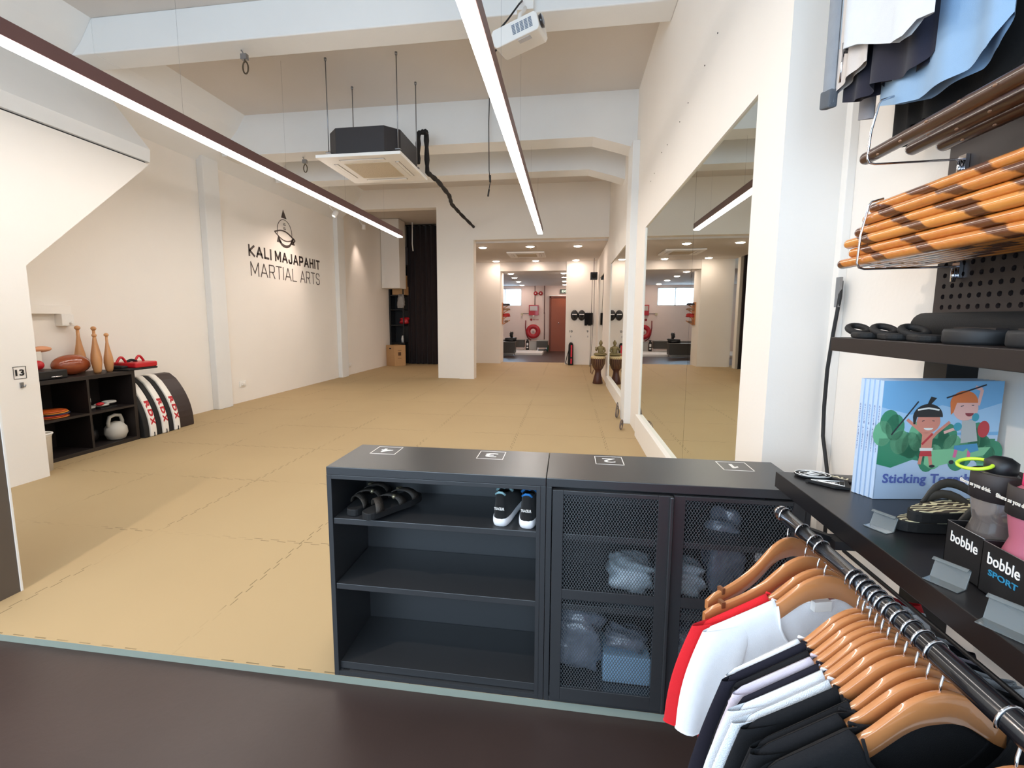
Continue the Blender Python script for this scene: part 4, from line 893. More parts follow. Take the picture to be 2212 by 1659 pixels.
# ---------------------------------------------------------------- bottle cartons
def carton(y0, y1, x0, lab, title, sub):
    t = thing('display_carton', lab, 'carton', (x0, (y0 + y1) / 2, .906)); x1 = x0 + .20; h = .085
    b = MB().box((x0, y0, .906), (x1, y1, .908)).box((x0, y0, .906), (x0 + .002, y1, .906 + h)).box((x1 - .002, y0, .906), (x1, y1, .906 + h)).box((x0, y0, .906), (x1, y0 + .002, .906 + h)).box((x0, y1 - .002, .906), (x1, y1, .906 + h))
    b.build('tray', M_black, t, .0005)
    MB().tube([(x0 + .001, y0, .906 + h), (x0 + .001, y1, .906 + h), (x1, y1, .906 + h)], .0008, 4).build('edge', M_steel, t)
    MB().text(title, .055, .019, (x0 - .0003, y1 - .012, .958), (0, -1, 0), (0, 0, 1), .0006, bold=.01).build('lettering', M_white, t)
    if sub: MB().text(sub, .05, .010, (x0 - .0003, y1 - .016, .940), (0, -1, 0), (0, 0, 1), .0006, bold=.02).build('sub_lettering', mat('sport_blue', (40, 130, 170), .5), t)
carton(.836, .912, .688, 'black display carton with white lettering, far one holding a clear bottle', 'bobble', None)
carton(.63, .833, .684, 'black display carton with blue SPORT under its white lettering, holding a pink bottle', 'bobble', 'SPORT')
def bottle(x, y, body, cap, band_txt, lab, neon=None):
    t = thing('drink_bottle', lab, 'bottle', (x, y, .909)); z = .909
    MB().lathe([(.030, 0), (.034, .006), (.034, .075), (.027, .10), (.031, .125), (.034, .15), (.030, .178), (.020, .186)], (x, y, z), 28).build('body', body, t)
    MB().lathe([(.0355, .140), (.0355, .186), (.034, .187), (.034, .140)], (x, y, z), 28).build('sleeve', mat('sleeve_brown_black', (48, 42, 42), .6), t)
    MB().text(band_txt, .060, .009, (x - .0365, y + .028, z + .158), (0, -1, 0), (0, 0, 1), .001, bold=.02).build('sleeve_lettering', mat('sleeve_ink', (220, 214, 204), .6), t)
    MB().lathe([(.019, .184), (.021, .188), (.021, .205), (.012, .212), (.0001, .214)], (x, y, z), 20).build('cap', cap, t)
    if neon: MB().tube([(x - .030 + .020 * math.cos(a), y + .012 + .024 * math.sin(a), z + .196 + .006 * math.cos(a)) for a in [2 * math.pi * k / 24 for k in range(24)]], .003, 8, closed=True).build('carry_loop', neon, t)
bottle(.728, .872, mat('smoky_clear_plastic', (170, 160, 155), .12, trans=.75), M_black, 'filters as you drink', 'clear smoky drink bottle with dark sleeve and yellow green loop', mat('neon_yellow_green', (196, 232, 60), .4))
bottle(.722, .795, mat('pink_translucent', (196, 112, 132), .25, trans=.25), mat('hot_pink', (236, 62, 120), .4), 'filters as you drink', 'pink drink bottle with dark sleeve and hot pink cap')

# ================================================================ CLOTHES RAIL, HANGERS, SHIRTS
RX, RZ = .50, .905
t = thing('clothes_rail', 'round black clothes rail with chrome end ring holding the hangers', 'rail', (RX, .8, RZ))
MB().tube([(RX, 1.112, RZ), (RX, .30, RZ)], .0155, 20).build('tube', mat('gloss_black', (20, 20, 24), .22, coat=.5), t)
MB().tube([(RX, 1.116, RZ), (RX, 1.108, RZ)], .0165, 20).build('end_ring', M_chrome, t)
MB().bar((RX, 1.09, RZ - .012), (.62, 1.12, .846), .03, .012).box((.60, 1.08, .840), (1.0, 1.12, .8595)).build('bracket', M_post, t)
MB().tube([(.63, 1.10, .83), (.63, .40, .83)], .004, 6).build('wire_rail', M_post, t)
def hanger_meshes(w=.222):
    # smooth varnished contour hanger, outline half profile (u, ztop, zbot)
    P = [(0, 0, -.046), (.02, -.0025, -.047), (.045, -.013, -.055), (.07, -.031, -.071), (.095, -.050, -.088), (.13, -.069, -.104), (.17, -.084, -.1155), (.205, -.095, -.122), (w, -.106, -.126)]
    def z_at(u, k):
        u = abs(u)
        for a, b in zip(P, P[1:]):
            if u <= b[0]:
                i = P.index(a); f_ = (u - a[0]) / (b[0] - a[0]); p0 = P[i - 1][k] if i else b[k]; p3 = P[i + 2][k] if i + 2 < len(P) else 2 * b[k] - a[k]
                m1 = (b[k] - p0) / ((b[0] - P[i - 1][0]) if i else 2 * b[0]) * (b[0] - a[0]) if i else 0; m2 = (p3 - a[k]) / ((P[i + 2][0] if i + 2 < len(P) else 2 * b[0] - a[0]) - a[0]) * (b[0] - a[0])
                f2, f3 = f_ * f_, f_ ** 3
                return (2 * f3 - 3 * f2 + 1) * a[k] + (f3 - 2 * f2 + f_) * m1 + (-2 * f3 + 3 * f2) * b[k] + (f3 - f2) * m2
        return P[-1][k]
    n = 44; rows = []
    for i in range(n + 1):
        u = -w + 2 * w * i / n; zt, zb = z_at(u, 1), z_at(u, 2); bow = -.010 * (1 - (u / w) ** 2) ; th = .0045; c = .0015
        rows.append([(u, bow - th, zb + c), (u, bow - th, zt - c), (u, bow - th + c, zt), (u, bow + th - c, zt), (u, bow + th, zt - c), (u, bow + th, zb + c), (u, bow + th - c, zb), (u, bow - th + c, zb)])
    b = MB(); b.sheet(rows, closed=True, sm=True); b.add(rows[0], [tuple(range(8))]); b.add(rows[-1], [tuple(reversed(range(8)))])
    h = MB(); pts = [(0, -.02, -.01), (0, -.02, .018), (0, -.016, .028)] 
    pts = [Vector((0, -.010, -.01)), Vector((0, -.010, .012)), Vector((.010, -.005, .022))] + [Vector((.0185 * math.cos(a), 0, .047 - .0185 * 0 + .0185 * math.sin(a))) for a in [math.radians(d) for d in range(-40, 201, 20)]]
    h.tube(pts, .0017, 8)
    return b, h
hb, hh = hanger_meshes()
H0 = thing('clothes_hanger', 'x', 'hanger', (0, 0, 0))
hb.build('hanger_body', M_wood, H0, local=True); hh.build('hanger_hook', M_chrome, H0, local=True)
for s_ in (-1, 1):
    MB().box((s_ * .1845 - .004, -.0095, -.096), (s_ * .1845 + .004, .0045, -.083)).build('shoulder_notch', mat('notch_brown', (120, 74, 44), .5), H0, local=True)
APZ = RZ + .0155 - .0735 + .0017 + .008
hang = [ # y, yaw, tilt, label
 (1.098, 30, 'bare wooden hanger at the far end of the rail'), (1.015, 19, 'bare wooden hanger, second from the far end'),
 (.965, 16, 'wooden hanger holding the red shirt'), (.940, 15, 'wooden hanger holding the white raglan shirt'),
 (.826, 17, 'wooden hanger of the plain white shirt just before the black one'), (.812, 16, 'wooden hanger with the long black shirt'), (.794, 16, 'wooden hanger in front of the long black shirt'), (.779, 15, 'wooden hanger with the pale pink shirt'),
 (.764, 16, 'wooden hanger behind the two heavy white tops'), (.749, 15, 'wooden hanger of the farther heavy white top'), (.732, 16, 'wooden hanger of the nearer heavy white top'), (.712, 14, 'wooden hanger just behind the nearest three'),
 (.690, 16, 'wooden hanger, third from the near end, in a black shirt'), (.668, 13, 'wooden hanger, second nearest in full view'), (.645, 14, 'nearest wooden hanger seen whole, arching over black fabric'), (.538, 12, 'wooden hanger cut by the bottom right corner')]
HG = []
for i, (y, yw, lab) in enumerate(hang):
    o = H0 if i == 0 else copy_tree(H0)
    o.location = (RX, y + (.010 if i > 3 else 0), APZ); o.rotation_euler = (0, 0, math.radians(yw)); tag(o, lab, 'hanger', 'wooden clothes hangers on the rail'); HG.append(o)
    if i >= 2:
        for c_ in [c_ for c_ in o.children if c_.name.startswith('shoulder_notch')]: bpy.data.objects.remove(c_)
def shirt(i, color_m, lab, sleeves=True, half=.245, length=.60, neck=.10, dropn=.075, th=.007, sl=.20, dy=0, trim=None, sw=.085, tagtxt=None, seed=0, both=True, flare=.0, fk=.5):
    """t-shirt on hanger i: front + back sheets, tubular sleeves; local frame of the hanger"""
    h = HG[i]; t = thing('t_shirt' if sleeves else 'vest', lab, 'shirt', h.location, h.rotation_euler.z)
    rnd = random.Random(seed + i); ph = [rnd.uniform(0, 6) for _ in range(6)]
    def ztop(u, front):
        a = abs(u)
        sh = -.046 - .054 * max(0, (a - neck)) / (.225 - neck) if a > neck else None
        if sh is not None: return sh - (.03 * ((a - .225) / .03) if a > .225 else 0)
        e_ = math.sqrt(max(0, 1 - (a / neck) ** 2)); return -.048 - (dropn if front else .012) * e_
    W_ = half; NU, NV = 44, 26; body = MB()
    VV = [0, .002, .005, .010, .035] + [.035 + .965 * j / NV for j in range(1, NV + 1)]
    for front in (True, False):
        rows = []
        for v in VV:
            row = []
            for k in range(NU + 1):
                u = -W_ + 2 * W_ * k / NU; zt = ztop(u, front); a = abs(u)
                side = 1 - .12 * min(1, v * 3) + flare * v
                z = zt + (-length - zt) * v
                bow = -.010 * (1 - min(1, a / .222) ** 2) * (1 - .5 * v)
                edge = max(0, 1 - (a / W_) ** 10)
                close = 1 if a < neck * .98 else min(1, (v / .009)) ** .5
                fold = .008 * v * math.sin(u * 38 + ph[0] + 2 * math.sin(v * 3 + ph[1])) + .004 * v * math.sin(u * 83 + ph[2])
                yy = bow + (-1 if front else 1) * (th * edge * close * (1 + .3 * v) + .0002) + fold * fk * min(1, v * 6)
                row.append((u * side, yy, z + (.004 * (1 - close) if a > neck * .98 else 0)))
            rows.append(row)
        body.sheet(rows if front else [list(reversed(r)) for r in rows])
    o = body.build('shirt_body', color_m, t, local=True); 
    nk = MB()
    for front in (True, False):
        pts = []
        for k in range(21):
            u = -neck + 2 * neck * k / 20; z = ztop(u * .999, front); bow = -.010 * (1 - (u / .222) ** 2); pts.append((u, bow + (-1 if front else 1) * (th + .0012), z))
        nk.tube(pts, .0026, 8, sx=.6)
    nk.build('collar_band', color_m if trim is None else trim, t, local=True)
    if tagtxt:
        l = MB().box((-.018, .0 - .020 + th - .002, -.072), (.018, -.010 + th - .0012, -.052)); l.build('neck_label', M_white, t, local=True)
        MB().text(tagtxt, .022, .006, (-.011, -.010 + th - .0022, -.063), (1, 0, 0), (0, 0, 1), .0003, bold=.02).build('label_lettering', M_black, t, local=True)
    if sleeves:
        for sg in (-1, 1):
            rows = []; n = 24; L_ = 10
            for j in range(L_ + 1):
                v = j / L_; o_ = Vector((W_ - .004 + v * .062 * sl / .2 + .012 * math.sin(v * 3.1), 0, -.102 - v * (sl + .03))); i_ = Vector((.135 + v * .055, 0, -.085 - v * (sl + .035) - .02 * v))
                row = []
                for k in range(n):
                    a = 2 * math.pi * k / n; p = i_.lerp(o_, .5 + .5 * math.cos(a)); u = .5 + .5 * math.cos(a)
                    q = (th * 1.15 + .006 * v) * math.sin(a) + .006 * v * math.sin(u * 9 + ph[4]) - .004 - .010 * v
                    row.append((sg * p.x, q, p.z))
                rows.append(row)
            s2 = MB().sheet(rows, closed=True); hem = [rows[-1][k] for k in range(n)]
            s2.tube(hem, .0016, 5, closed=True)
            s2.build('sleeve', trim if trim is not None else color_m, t, local=True)
    return t
C_white = cloth('white_cotton', (244, 246, 250)); C_black = mat('black_cotton', (13, 13, 17), .95, bump=.2, bscale=700); C_red = cloth('red_cotton', (214, 22, 34)); C_pink = cloth('pale_pink_cotton', (214, 204, 216)); C_heavy = cloth('heavy_white_canvas', (240, 243, 248), bump=.5)
C_navy = mat('navy_cotton', (22, 20, 34), .95, bump=.2, bscale=700)
shirt(2, C_red, 'bright red shirt showing as a red edge behind the white one', half=.262, length=.58, sl=.165, sw=.10)
shirt(3, C_white, 'white cotton shirt with open round neck, first white one on the rail', half=.245, length=.56, neck=.098, dropn=.12, sl=.16, tagtxt='m s', sw=.09, fk=2.6)
shirt(4, C_white, 'thin white shirt edge just behind the long black shirt', half=.24, length=.60, sl=.20)
shirt(5, C_navy, 'black shirt between the white ones and the pale pink one', half=.25, length=.62, sl=.24)
shirt(6, C_black, 'black shirt right behind the pale pink one', half=.235, length=.60, sl=.18)
shirt(7, C_pink, 'pale pink shirt squeezed between dark ones', half=.24, length=.60, sl=.18)
shirt(8, C_navy, 'dark navy shirt behind the heavy white tops', half=.235, length=.60, sl=.18)
shirt(9, C_heavy, 'heavy white top, farther of the two', half=.26, length=.62, sl=.17, th=.006, sw=.10)
shirt(10, C_heavy, 'heavy white top, nearer of the two', half=.262, length=.62, sl=.20, th=.006, sw=.10)
shirt(11, C_black, 'black shirt right in front of the heavy white tops', half=.25, length=.62, sl=.2, th=.006)
shirt(12, C_black, 'black shirt on the third hanger from the near end', half=.25, length=.62, sl=.2, th=.007)
shirt(13, C_black, 'black shirt on the second hanger from the near end', half=.25, length=.62, sl=.2, th=.008, neck=.115, dropn=.10)
sh = shirt(14, C_black, 'black shirt with a small dark red print hanging nearest in full view', half=.25, length=.62, sl=.2, th=.010, neck=.115, dropn=.085)
MB().box((-.012, -.0245, -.175), (.024, -.0215, -.150)).build('print', mat('dark_red_print', (120, 22, 50), .7), sh, local=True)
shirt(15, C_black, 'black shirt under the hanger in the bottom right corner', half=.25, length=.62, sl=.2, th=.010, neck=.11)
# ================================================================ GARMENTS HANGING TOP RIGHT
def drape(name, pts_top, pts_bot, th, m, lab, cat='garment', folds=(.012, 30), seed=0, zrows=16, pname='fabric'):
    """a hanging garment: closed loop cross section between top outline and a shaped hem. pts: list of (x,y,z)"""
    t = thing(name, lab, cat, pts_bot[0]); rnd = random.Random(seed); a0 = rnd.uniform(0, 6)
    n = len(pts_top) ; NS = 8; top = []; bot = []
    def dens(P):
        out = []
        for a, b in zip(P, P[1:]):
            for i in range(NS): out.append(Vector(a).lerp(Vector(b), i / NS))
        out.append(Vector(P[-1])); return out
    T, B = dens(pts_top), dens(pts_bot)
    b = MB()
    for side in (-1, 1):
        rows = []
        for j in range(zrows + 1):
            v = j / zrows; row = []
            for k in range(len(T)):
                p = T[k].lerp(B[k], v); q = (T[min(k + 1, len(T) - 1)] - T[max(k - 1, 0)]); nrm = Vector((q.y, -q.x, 0)).normalized()
                u = k / (len(T) - 1); e_ = math.sin(math.pi * u) ** .5 if 0 < u < 1 else 0
                off = side * th * e_ + folds[0] * math.sin(u * folds[1] + a0 + 1.2 * v) * (.3 + .7 * v) * e_
                row.append(p + nrm * off)
            rows.append(row)
        b.sheet(rows if side < 0 else [list(reversed(r)) for r in rows])
    b.build(pname, m, t)
    return t
G_marl = cloth('grey_marl', (150, 158, 168), bump=.5, var=.12); G_stone = cloth('stone_fleece', (206, 200, 196), bump=.2); G_white = cloth('off_white_linen', (220, 226, 232), bump=.3); G_navy2 = cloth('midnight_knit', (30, 30, 46), bump=.2); G_blue = cloth('pale_blue_chambray', (140, 172, 204), bump=.2); G_blk2 = mat('black_wool', (7, 7, 8), .95, bump=.2, bscale=500)

def z_out(P, dz): return [(x, y, dz) for x, y, z in P]
def garment(P, x_off, ztop, th, m, lab, folds, seed, pn='fabric'):
    return drape('hanging_garment', [(p[0] + x_off, p[1], ztop) for p in P], P, th, m, lab, 'garment', folds, seed, 16, pn)
t = garment([(.80, 1.715, 2.035), (.80, 1.69, 2.03), (.80, 1.655, 2.02)], 0, 3.0, .012, G_marl, 'grey marl sleeve hanging at the left edge of the top right garments', (.0, 10), 1)
MB().prism([(1.654, 2.06), (1.716, 2.075), (1.716, 2.02), (1.656, 2.005)], .787, .813, 'x').build('cuff', cloth('grey_rib', (104, 112, 122), bump=.8), t, .006)
t = garment([(.815, 1.68, 2.045), (.812, 1.62, 2.055), (.805, 1.56, 2.055), (.80, 1.50, 2.06)], 0, 3.0, .010, G_stone, 'stone grey zip top with dark zip among the top right garments', (.006, 12), 2)
MB().bar((.793, 1.600, 2.55), (.793, 1.592, 2.16), .006, .010, up=(1, 0, 0)).bar((.793, 1.592, 2.16), (.793, 1.590, 2.13), .016, .016, up=(1, 0, 0)).build('zip', mat('zip_dark', (48, 48, 52), .4, .5), t)
MB().tube([(.786, 1.592, 2.14), (.786, 1.600, 2.05)], .003, 8).build('zip_puller', M_chrome, t)
t = garment([(.775, 1.575, 2.13), (.78, 1.508, 2.108), (.785, 1.429, 2.065), (.787, 1.355, 2.027), (.785, 1.31, 2.02), (.782, 1.275, 2.035), (.78, 1.225, 2.02)], 0, 3.0, .010, G_white, 'off white linen top hanging in front at the top right', (.006, 9), 3)
MB().tube([(.760, 1.565, 2.9), (.760, 1.562, 2.125)], .0014, 6).tube([(.763, 1.44, 2.22), (.762, 1.56, 2.26)], .001, 6).build('seam', mat('linen_seam', (170, 178, 186), .9), t)
t = garment([(.83, 1.665, 2.02), (.84, 1.60, 1.995), (.845, 1.541, 1.985), (.84, 1.504, 2.0), (.838, 1.41, 1.968), (.84, 1.337, 1.962), (.842, 1.305, 1.98)], 0, 3.0, .014, G_navy2, 'dark navy lining showing below the white linen top', (.012, 22), 4)
t = garment([(.865, 1.54, 1.955), (.86, 1.441, 1.917), (.86, 1.365, 1.897), (.86, 1.279, 1.893), (.86, 1.217, 1.892), (.86, 1.164, 1.911), (.86, 1.128, 1.955)], 0, 3.0, .016, G_blue, 'pale blue chambray shirt with curved hem at the top right', (.008, 18), 5)
t = garment([(.90, 1.700, 1.978), (.90, 1.66, 1.965), (.90, 1.625, 1.955)], 0, 3.0, .012, cloth('dim_grey_rib', (150, 150, 156)), 'small grey cuff peeping out under the navy lining', (.0, 10), 6)
t = garment([(.95, 1.615, 1.86), (.955, 1.535, 1.845), (.95, 1.512, 1.89), (.95, 1.46, 1.885), (.95, 1.38, 1.86), (.95, 1.27, 1.84), (.95, 1.10, 1.80), (.95, .85, 1.78), (.95, .60, 1.78)], 0, 3.0, .020, G_blk2, 'black wool coat with a hanging sleeve behind the pale blue shirt', (.010, 26), 7)
t = thing('garment_rail', 'black rail above the frame carrying the top right garments', 'rail', (.88, 1.1, 3.0))
MB().tube([(.88, 1.75, 3.01), (.88, .55, 3.01)], .014, 12).build('tube', M_post, t); MB().bar((.88, 1.6, 3.01), (1.074, 1.6, 3.01), .02, .02).bar((.88, .7, 3.01), (1.074, .7, 3.01), .02, .02).build('bracket', M_post, t)
# ================================================================ FAR HALL
# curtain
t = thing('curtain', 'tall black curtain hung across the far left recess', 'curtain', (-3.85, 13.45, 0))
rows = [[(-4.74 + 1.80 * k / 90, 13.45 + .035 * math.sin(k * .75) + .015 * math.sin(k * .31), z) for k in range(91)] for z in [4.05 * j / 8 + .005 for j in range(9)]]
MB().sheet(rows).build('fabric', cloth('black_curtain', (34, 22, 24)), t).modifiers.new('s', 'SOLIDIFY').thickness = .004
MB().tube([(-4.76, 13.45, 4.07), (-2.93, 13.45, 4.07)], .014, 8).build('curtain_rail', M_wire, t)
tag(MB().tube([(-4.47, 13.2, 4.1), (-4.47, 13.2, 3.9), (-4.48, 13.2, 3.5), (-4.46, 13.2, 3.3)], .018, 8).build('conduit', M_skirt), 'thin white conduit hanging before the black curtain', 'conduit')
# storage rack in the recess with boxes
t = thing('storage_rack', 'black storage rack beside the curtain holding cartons', 'rack', (-4.95, 13.3, 0))
for x in (-5.18, -4.78): 
    for y in (13.12, 13.56): MB().box((x, y, 0), (x + .03, y + .03, 3.1)).build('post', M_black, t)
MB().box((-5.18, 13.585, 0), (-4.75, 13.598, 3.1)).build('back_panel', M_black, t)  # black sheet added so the recess behind the rack looks dark
MB().box((-5.198, 13.12, 0), (-5.186, 13.598, 3.1)).build('side_panel', M_black, t)  # also added, to darken the white wall beside the rack
for z in (.62, 1.15, 1.60, 2.02, 2.9): MB().box((-5.17, 13.13, z), (-4.76, 13.58, z + .03)).build('rack_shelf', M_black, t, .002)
def boxc(a, b, lab, hole=True):
    t = thing('cardboard_box', lab, 'box', ((a[0] + b[0]) / 2, a[1], a[2])); MB().box(a, b).build('carton', M_kraft, t, .004)
    if hole: cx = (a[0] + b[0]) / 2; MB().box((cx - .05, a[1] - .004, b[2] - .11), (cx + .05, a[1] - .001, b[2] - .08)).build('hand_hole', M_wire, t)
    return t
tb = thing('cardboard_box', 'large pale cardboard box on the floor by the black curtain', 'box', (-4.9, 12.6, 0), 0)
R45 = Matrix.Translation((-4.93, 12.86, 0)) @ Matrix.Rotation(math.radians(-34), 4, 'Z')
MB().box((-.21, -.18, .001), (.21, .20, .60), 0, R45).build('carton', M_kraft, tb, .005)
MB().box((-.05, -.184, .49), (.05, -.1805, .52), 0, R45).build('hand_hole', M_wire, tb)
MB().box((.2105, -.06, .30), (.212, .04, .40), 0, R45).box((.2105, -.07, .45), (.212, .05, .46), 0, R45).box((.2105, -.07, .22), (.212, .05, .23), 0, R45).build('printed_mark', mat('print_brown', (90, 62, 40), .8), tb)
boxc((-5.1, 13.15, 2.051), (-4.72, 13.5, 2.30), 'flat orange brown carton under the smaller one on the rack', False); boxc((-5.0, 13.2, 2.301), (-4.74, 13.5, 2.62), 'upper orange brown carton with hand hole on the rack')
blob('bag', (-4.80, 13.05, 1.85), (.09, .06, .20), mat('grey_bag', (150, 146, 142), .6), 'pale grey bag hanging from the side of the rack', 'bag', 11, amp=.3)
blob('boxing_glove', (-4.80, 13.30, 1.29), (.12, .08, .09), M_red, 'red padded item on the rack above the floor box', 'glove', 12, amp=.3)
tag(MB().lathe([(.04, 0), (.05, .1), (.03, .2), (.0001, .21)], (-4.86, 13.3, .651), 16).build('bottle', M_white), 'small white bottle on the low rack shelf behind the floor box', 'bottle')
tag(MB().box((-5.1, 13.2, 2.931), (-4.72, 13.5, 3.45)).build('plastic_crate', mat('grey_blue_plastic', (98, 104, 116), .5), None, .01), 'grey translucent crate on top of the rack', 'crate')
# drum and statue
t = thing('djembe_drum', 'dark carved goblet drum beside the far mirror', 'drum', (.655, 9.93, 0))
MB().lathe([(.10, 0), (.108, .01), (.085, .12), (.062, .22), (.060, .27), (.10, .33), (.135, .42), (.147, .54), (.147, .565)], (.655, 9.93, 0), 36).build('shell', mat('dark_carved_wood', (74, 38, 26), .45, bump=.4, bscale=30, var=.3, vscale=12), t)
MB().lathe([(.149, .53), (.153, .54), (.153, .575), (.140, .585), (.0001, .588)], (.655, 9.93, 0), 36).build('drum_skin', mat('drum_hide', (206, 184, 140), .7), t)
b = MB()
for k in range(22):
    a = 2 * math.pi * k / 22; c = (.655 + .150 * math.cos(a), 9.93 + .150 * math.sin(a)); b.tube([(c[0], c[1], .55), (.655 + .140 * math.cos(a), 9.93 + .140 * math.sin(a), .43), (.655 + .098 * math.cos(a), 9.93 + .098 * math.sin(a), .325)], .0035, 5)
    b.ball((c[0], c[1], .548), .010, 5)
b.build('rope_lacing', mat('rope_tan', (150, 120, 80), .8), t)
MB().tube([(.508, 9.87, .53), (.500, 9.86, .35), (.505, 9.86, .24), (.53, 9.86, .20), (.56, 9.86, .30)], .008, 8).build('carry_rope', mat('rope_dark', (96, 62, 44), .8), t)
st_m = mat('antique_bronze', (136, 122, 84), .5, .35, var=.25, vscale=25, bump=.3, bscale=80)
t = thing('statue', 'seated bronze meditating statue on top of the goblet drum', 'statue', (.69, 9.93, .589)); cx, cy, cz = .70, 9.93, .589
b = MB(); b.ball((cx, cy - .01, cz + .035), (.135, .085, .034), 12)                                   # crossed legs
b.ball((cx - .09, cy - .03, cz + .035), (.055, .045, .034), 8); b.ball((cx + .07, cy - .03, cz + .035), (.055, .045, .034), 8)
b.lathe([(.062, .04), (.056, .09), (.064, .15), (.074, .185), (.05, .20), (.024, .21), (.022, .235)], (cx, cy, cz), 24, sx=1, sy=.65)
b.ball((cx - .002, cy - .008, cz + .262), (.033, .036, .043), 12)
b.build('figure', st_m, t, sub=0)
b = MB(); b.ball((cx, cy + .004, cz + .285), (.036, .038, .028), 10).ball((cx, cy + .004, cz + .318), (.014, .014, .016), 8).build('hair_knot', st_m, t)
for n_, pts in (('raised_arm', [(cx - .068, cy, cz + .175), (cx - .095, cy - .03, cz + .115), (cx - .105, cy - .06, cz + .135), (cx - .11, cy - .07, cz + .175)]), ('resting_arm', [(cx + .068, cy, cz + .175), (cx + .088, cy - .01, cz + .10), (cx + .05, cy - .055, cz + .07), (cx + .01, cy - .07, cz + .07)])):
    MB().tube(pts, [.022, .018, .014, .010], 10).ball(pts[-1], (.012, .008, .018), 8).build(n_, st_m, t)
MB().ball((cx - .035, cy - .006, cz + .262), (.006, .010, .018), 6).ball((cx + .031, cy - .006, cz + .262), (.006, .010, .018), 6).ball((cx - .002, cy - .044, cz + .258), (.006, .008, .012), 6).build('face_detail', st_m, t)
# black speaker
t = thing('speaker', 'black box speaker hung in the corner above the drum', 'speaker', (.70, 13.3, 2.44))
MB().box((.60, 13.2, 2.44), (.79, 13.4, 2.64)).build('cabinet', M_black, t, .006); MB().lathe([(.07, 0), (.06, .003), (.0001, .008)], (.695, 13.197, 2.54), 20, 0, Matrix.Rotation(math.pi / 2, 3, 'X')).build('grille', M_rubber, t); MB().tube([(.695, 13.3, 2.64), (.695, 13.3, 3.03)], .008, 6).build('hanger_rod', M_black, t)
t = thing('speaker_cable', 'pair of thin dark cables dropping from the black speaker to the drum', 'cable', (.72, 13.3, 1.0))
MB().tube([(.66, 13.35, 2.44), (.655, 13.4, 1.6), (.66, 13.4, .9), (.64, 13.3, .02)], .006, 5).build('cable', M_wire, t); MB().tube([(.72, 13.35, 2.44), (.73, 13.4, 1.6), (.70, 13.4, .9), (.66, 13.35, .02)], .006, 5).build('cable', M_wire, t)
# wall pads, shirts, numbers on the right partition (y = 14.03)
def wallpad(x, lab):
    t = thing('focus_mitt', lab, 'pad', (x, 13.98, 1.30), group='oval black pads hung on the far partition')
    q = Matrix.Rotation(math.pi / 2, 3, 'X'); MB().lathe([(.0001, .08), (.07, .08), (.12, .062), (.13, .03), (.12, 0)], (x, 14.02, 1.47), 28, 0, q, sx=.85, sy=1.2).build('pad', mat('black_vinyl_shiny', (24, 24, 26), .35, coat=.3), t)
    MB().lathe([(.0001, .083), (.06, .083), (.06, .080)], (x, 14.02, 1.47), 24, 0, q, sx=.85, sy=1.2).build('target', M_rubber, t)
    MB().box((x - .07, 13.934, 1.485), (x + .07, 13.938, 1.505)).build('white_band', M_white, t)
wallpad(.197, 'left oval black strike pad on the far partition wall'); wallpad(.407, 'right oval black strike pad next to the hanging black tops')
for i, x in enumerate((.53, .585, .64, .695)):
    t = thing('black_top', ['leftmost', 'second', 'third', 'rightmost'][i] + ' of the black tops hung in a row on the far partition', 'garment', (x, 13.97, 1.17), group='black tops on the far partition')
    rows = [[(x - .035 + .07 * k / 6, 13.955 + .012 * math.sin(k * 2 + i), z) for k in range(7)] for z in (1.54, 1.45, 1.35, 1.25, 1.17 + .02 * (i % 2))]
    MB().sheet(rows).sheet([[(p[0], p[1] + .04, p[2]) for p in reversed(r)] for r in rows]).build('fabric', C_black, t); MB().tube([(x, 13.97, 1.53), (x, 13.975, 1.57), (x, 14.03, 1.575)], .006, 6).build('hook', M_chrome, t)
for x, n_ in ((.10, '10'), (.60, '9')):
    tag(MB().text(n_, .085 if n_ == '10' else .05, .07, (x - .035, 14.029, .96), (1, 0, 0), (0, 0, 1), .003, bold=.02).build('wall_number', M_black), 'black number ' + ('ten' if n_ == '10' else 'nine') + ' on the far partition wall', 'number')
    tag(MB().box((x - .008, 14.018, .82), (x + .008, 14.03, .87)).tube([(x, 14.02, .83), (x, 13.99, .825), (x, 13.985, .85)], .006, 6).build('coat_hook', M_steel), 'small grey hook under the number ' + ('ten' if n_ == '10' else 'nine'), 'hook')
t = thing('equipment_bag', 'tall slim black and red bag standing against the far partition', 'bag', (.10, 13.85, 0))
MB().prism([(.03, 0), (.19, 0), (.18, .60), (.15, .67), (.07, .67), (.04, .60)], 13.80, 13.95, 'y').build('bag_body', M_rubber, t, .02)
MB().box((.105, 13.785, .05), (.15, 13.80, .20)).box((.105, 13.785, .24), (.15, 13.80, .60)).build('red_panel', mat('bright_red_panel', (220, 40, 62), .5), t, .004)
MB().tube([(.05, 13.80, .45), (.0, 13.79, .25), (-.04, 13.78, .06), (.02, 13.79, .03)], .012, 6).build('strap', M_rubber, t)
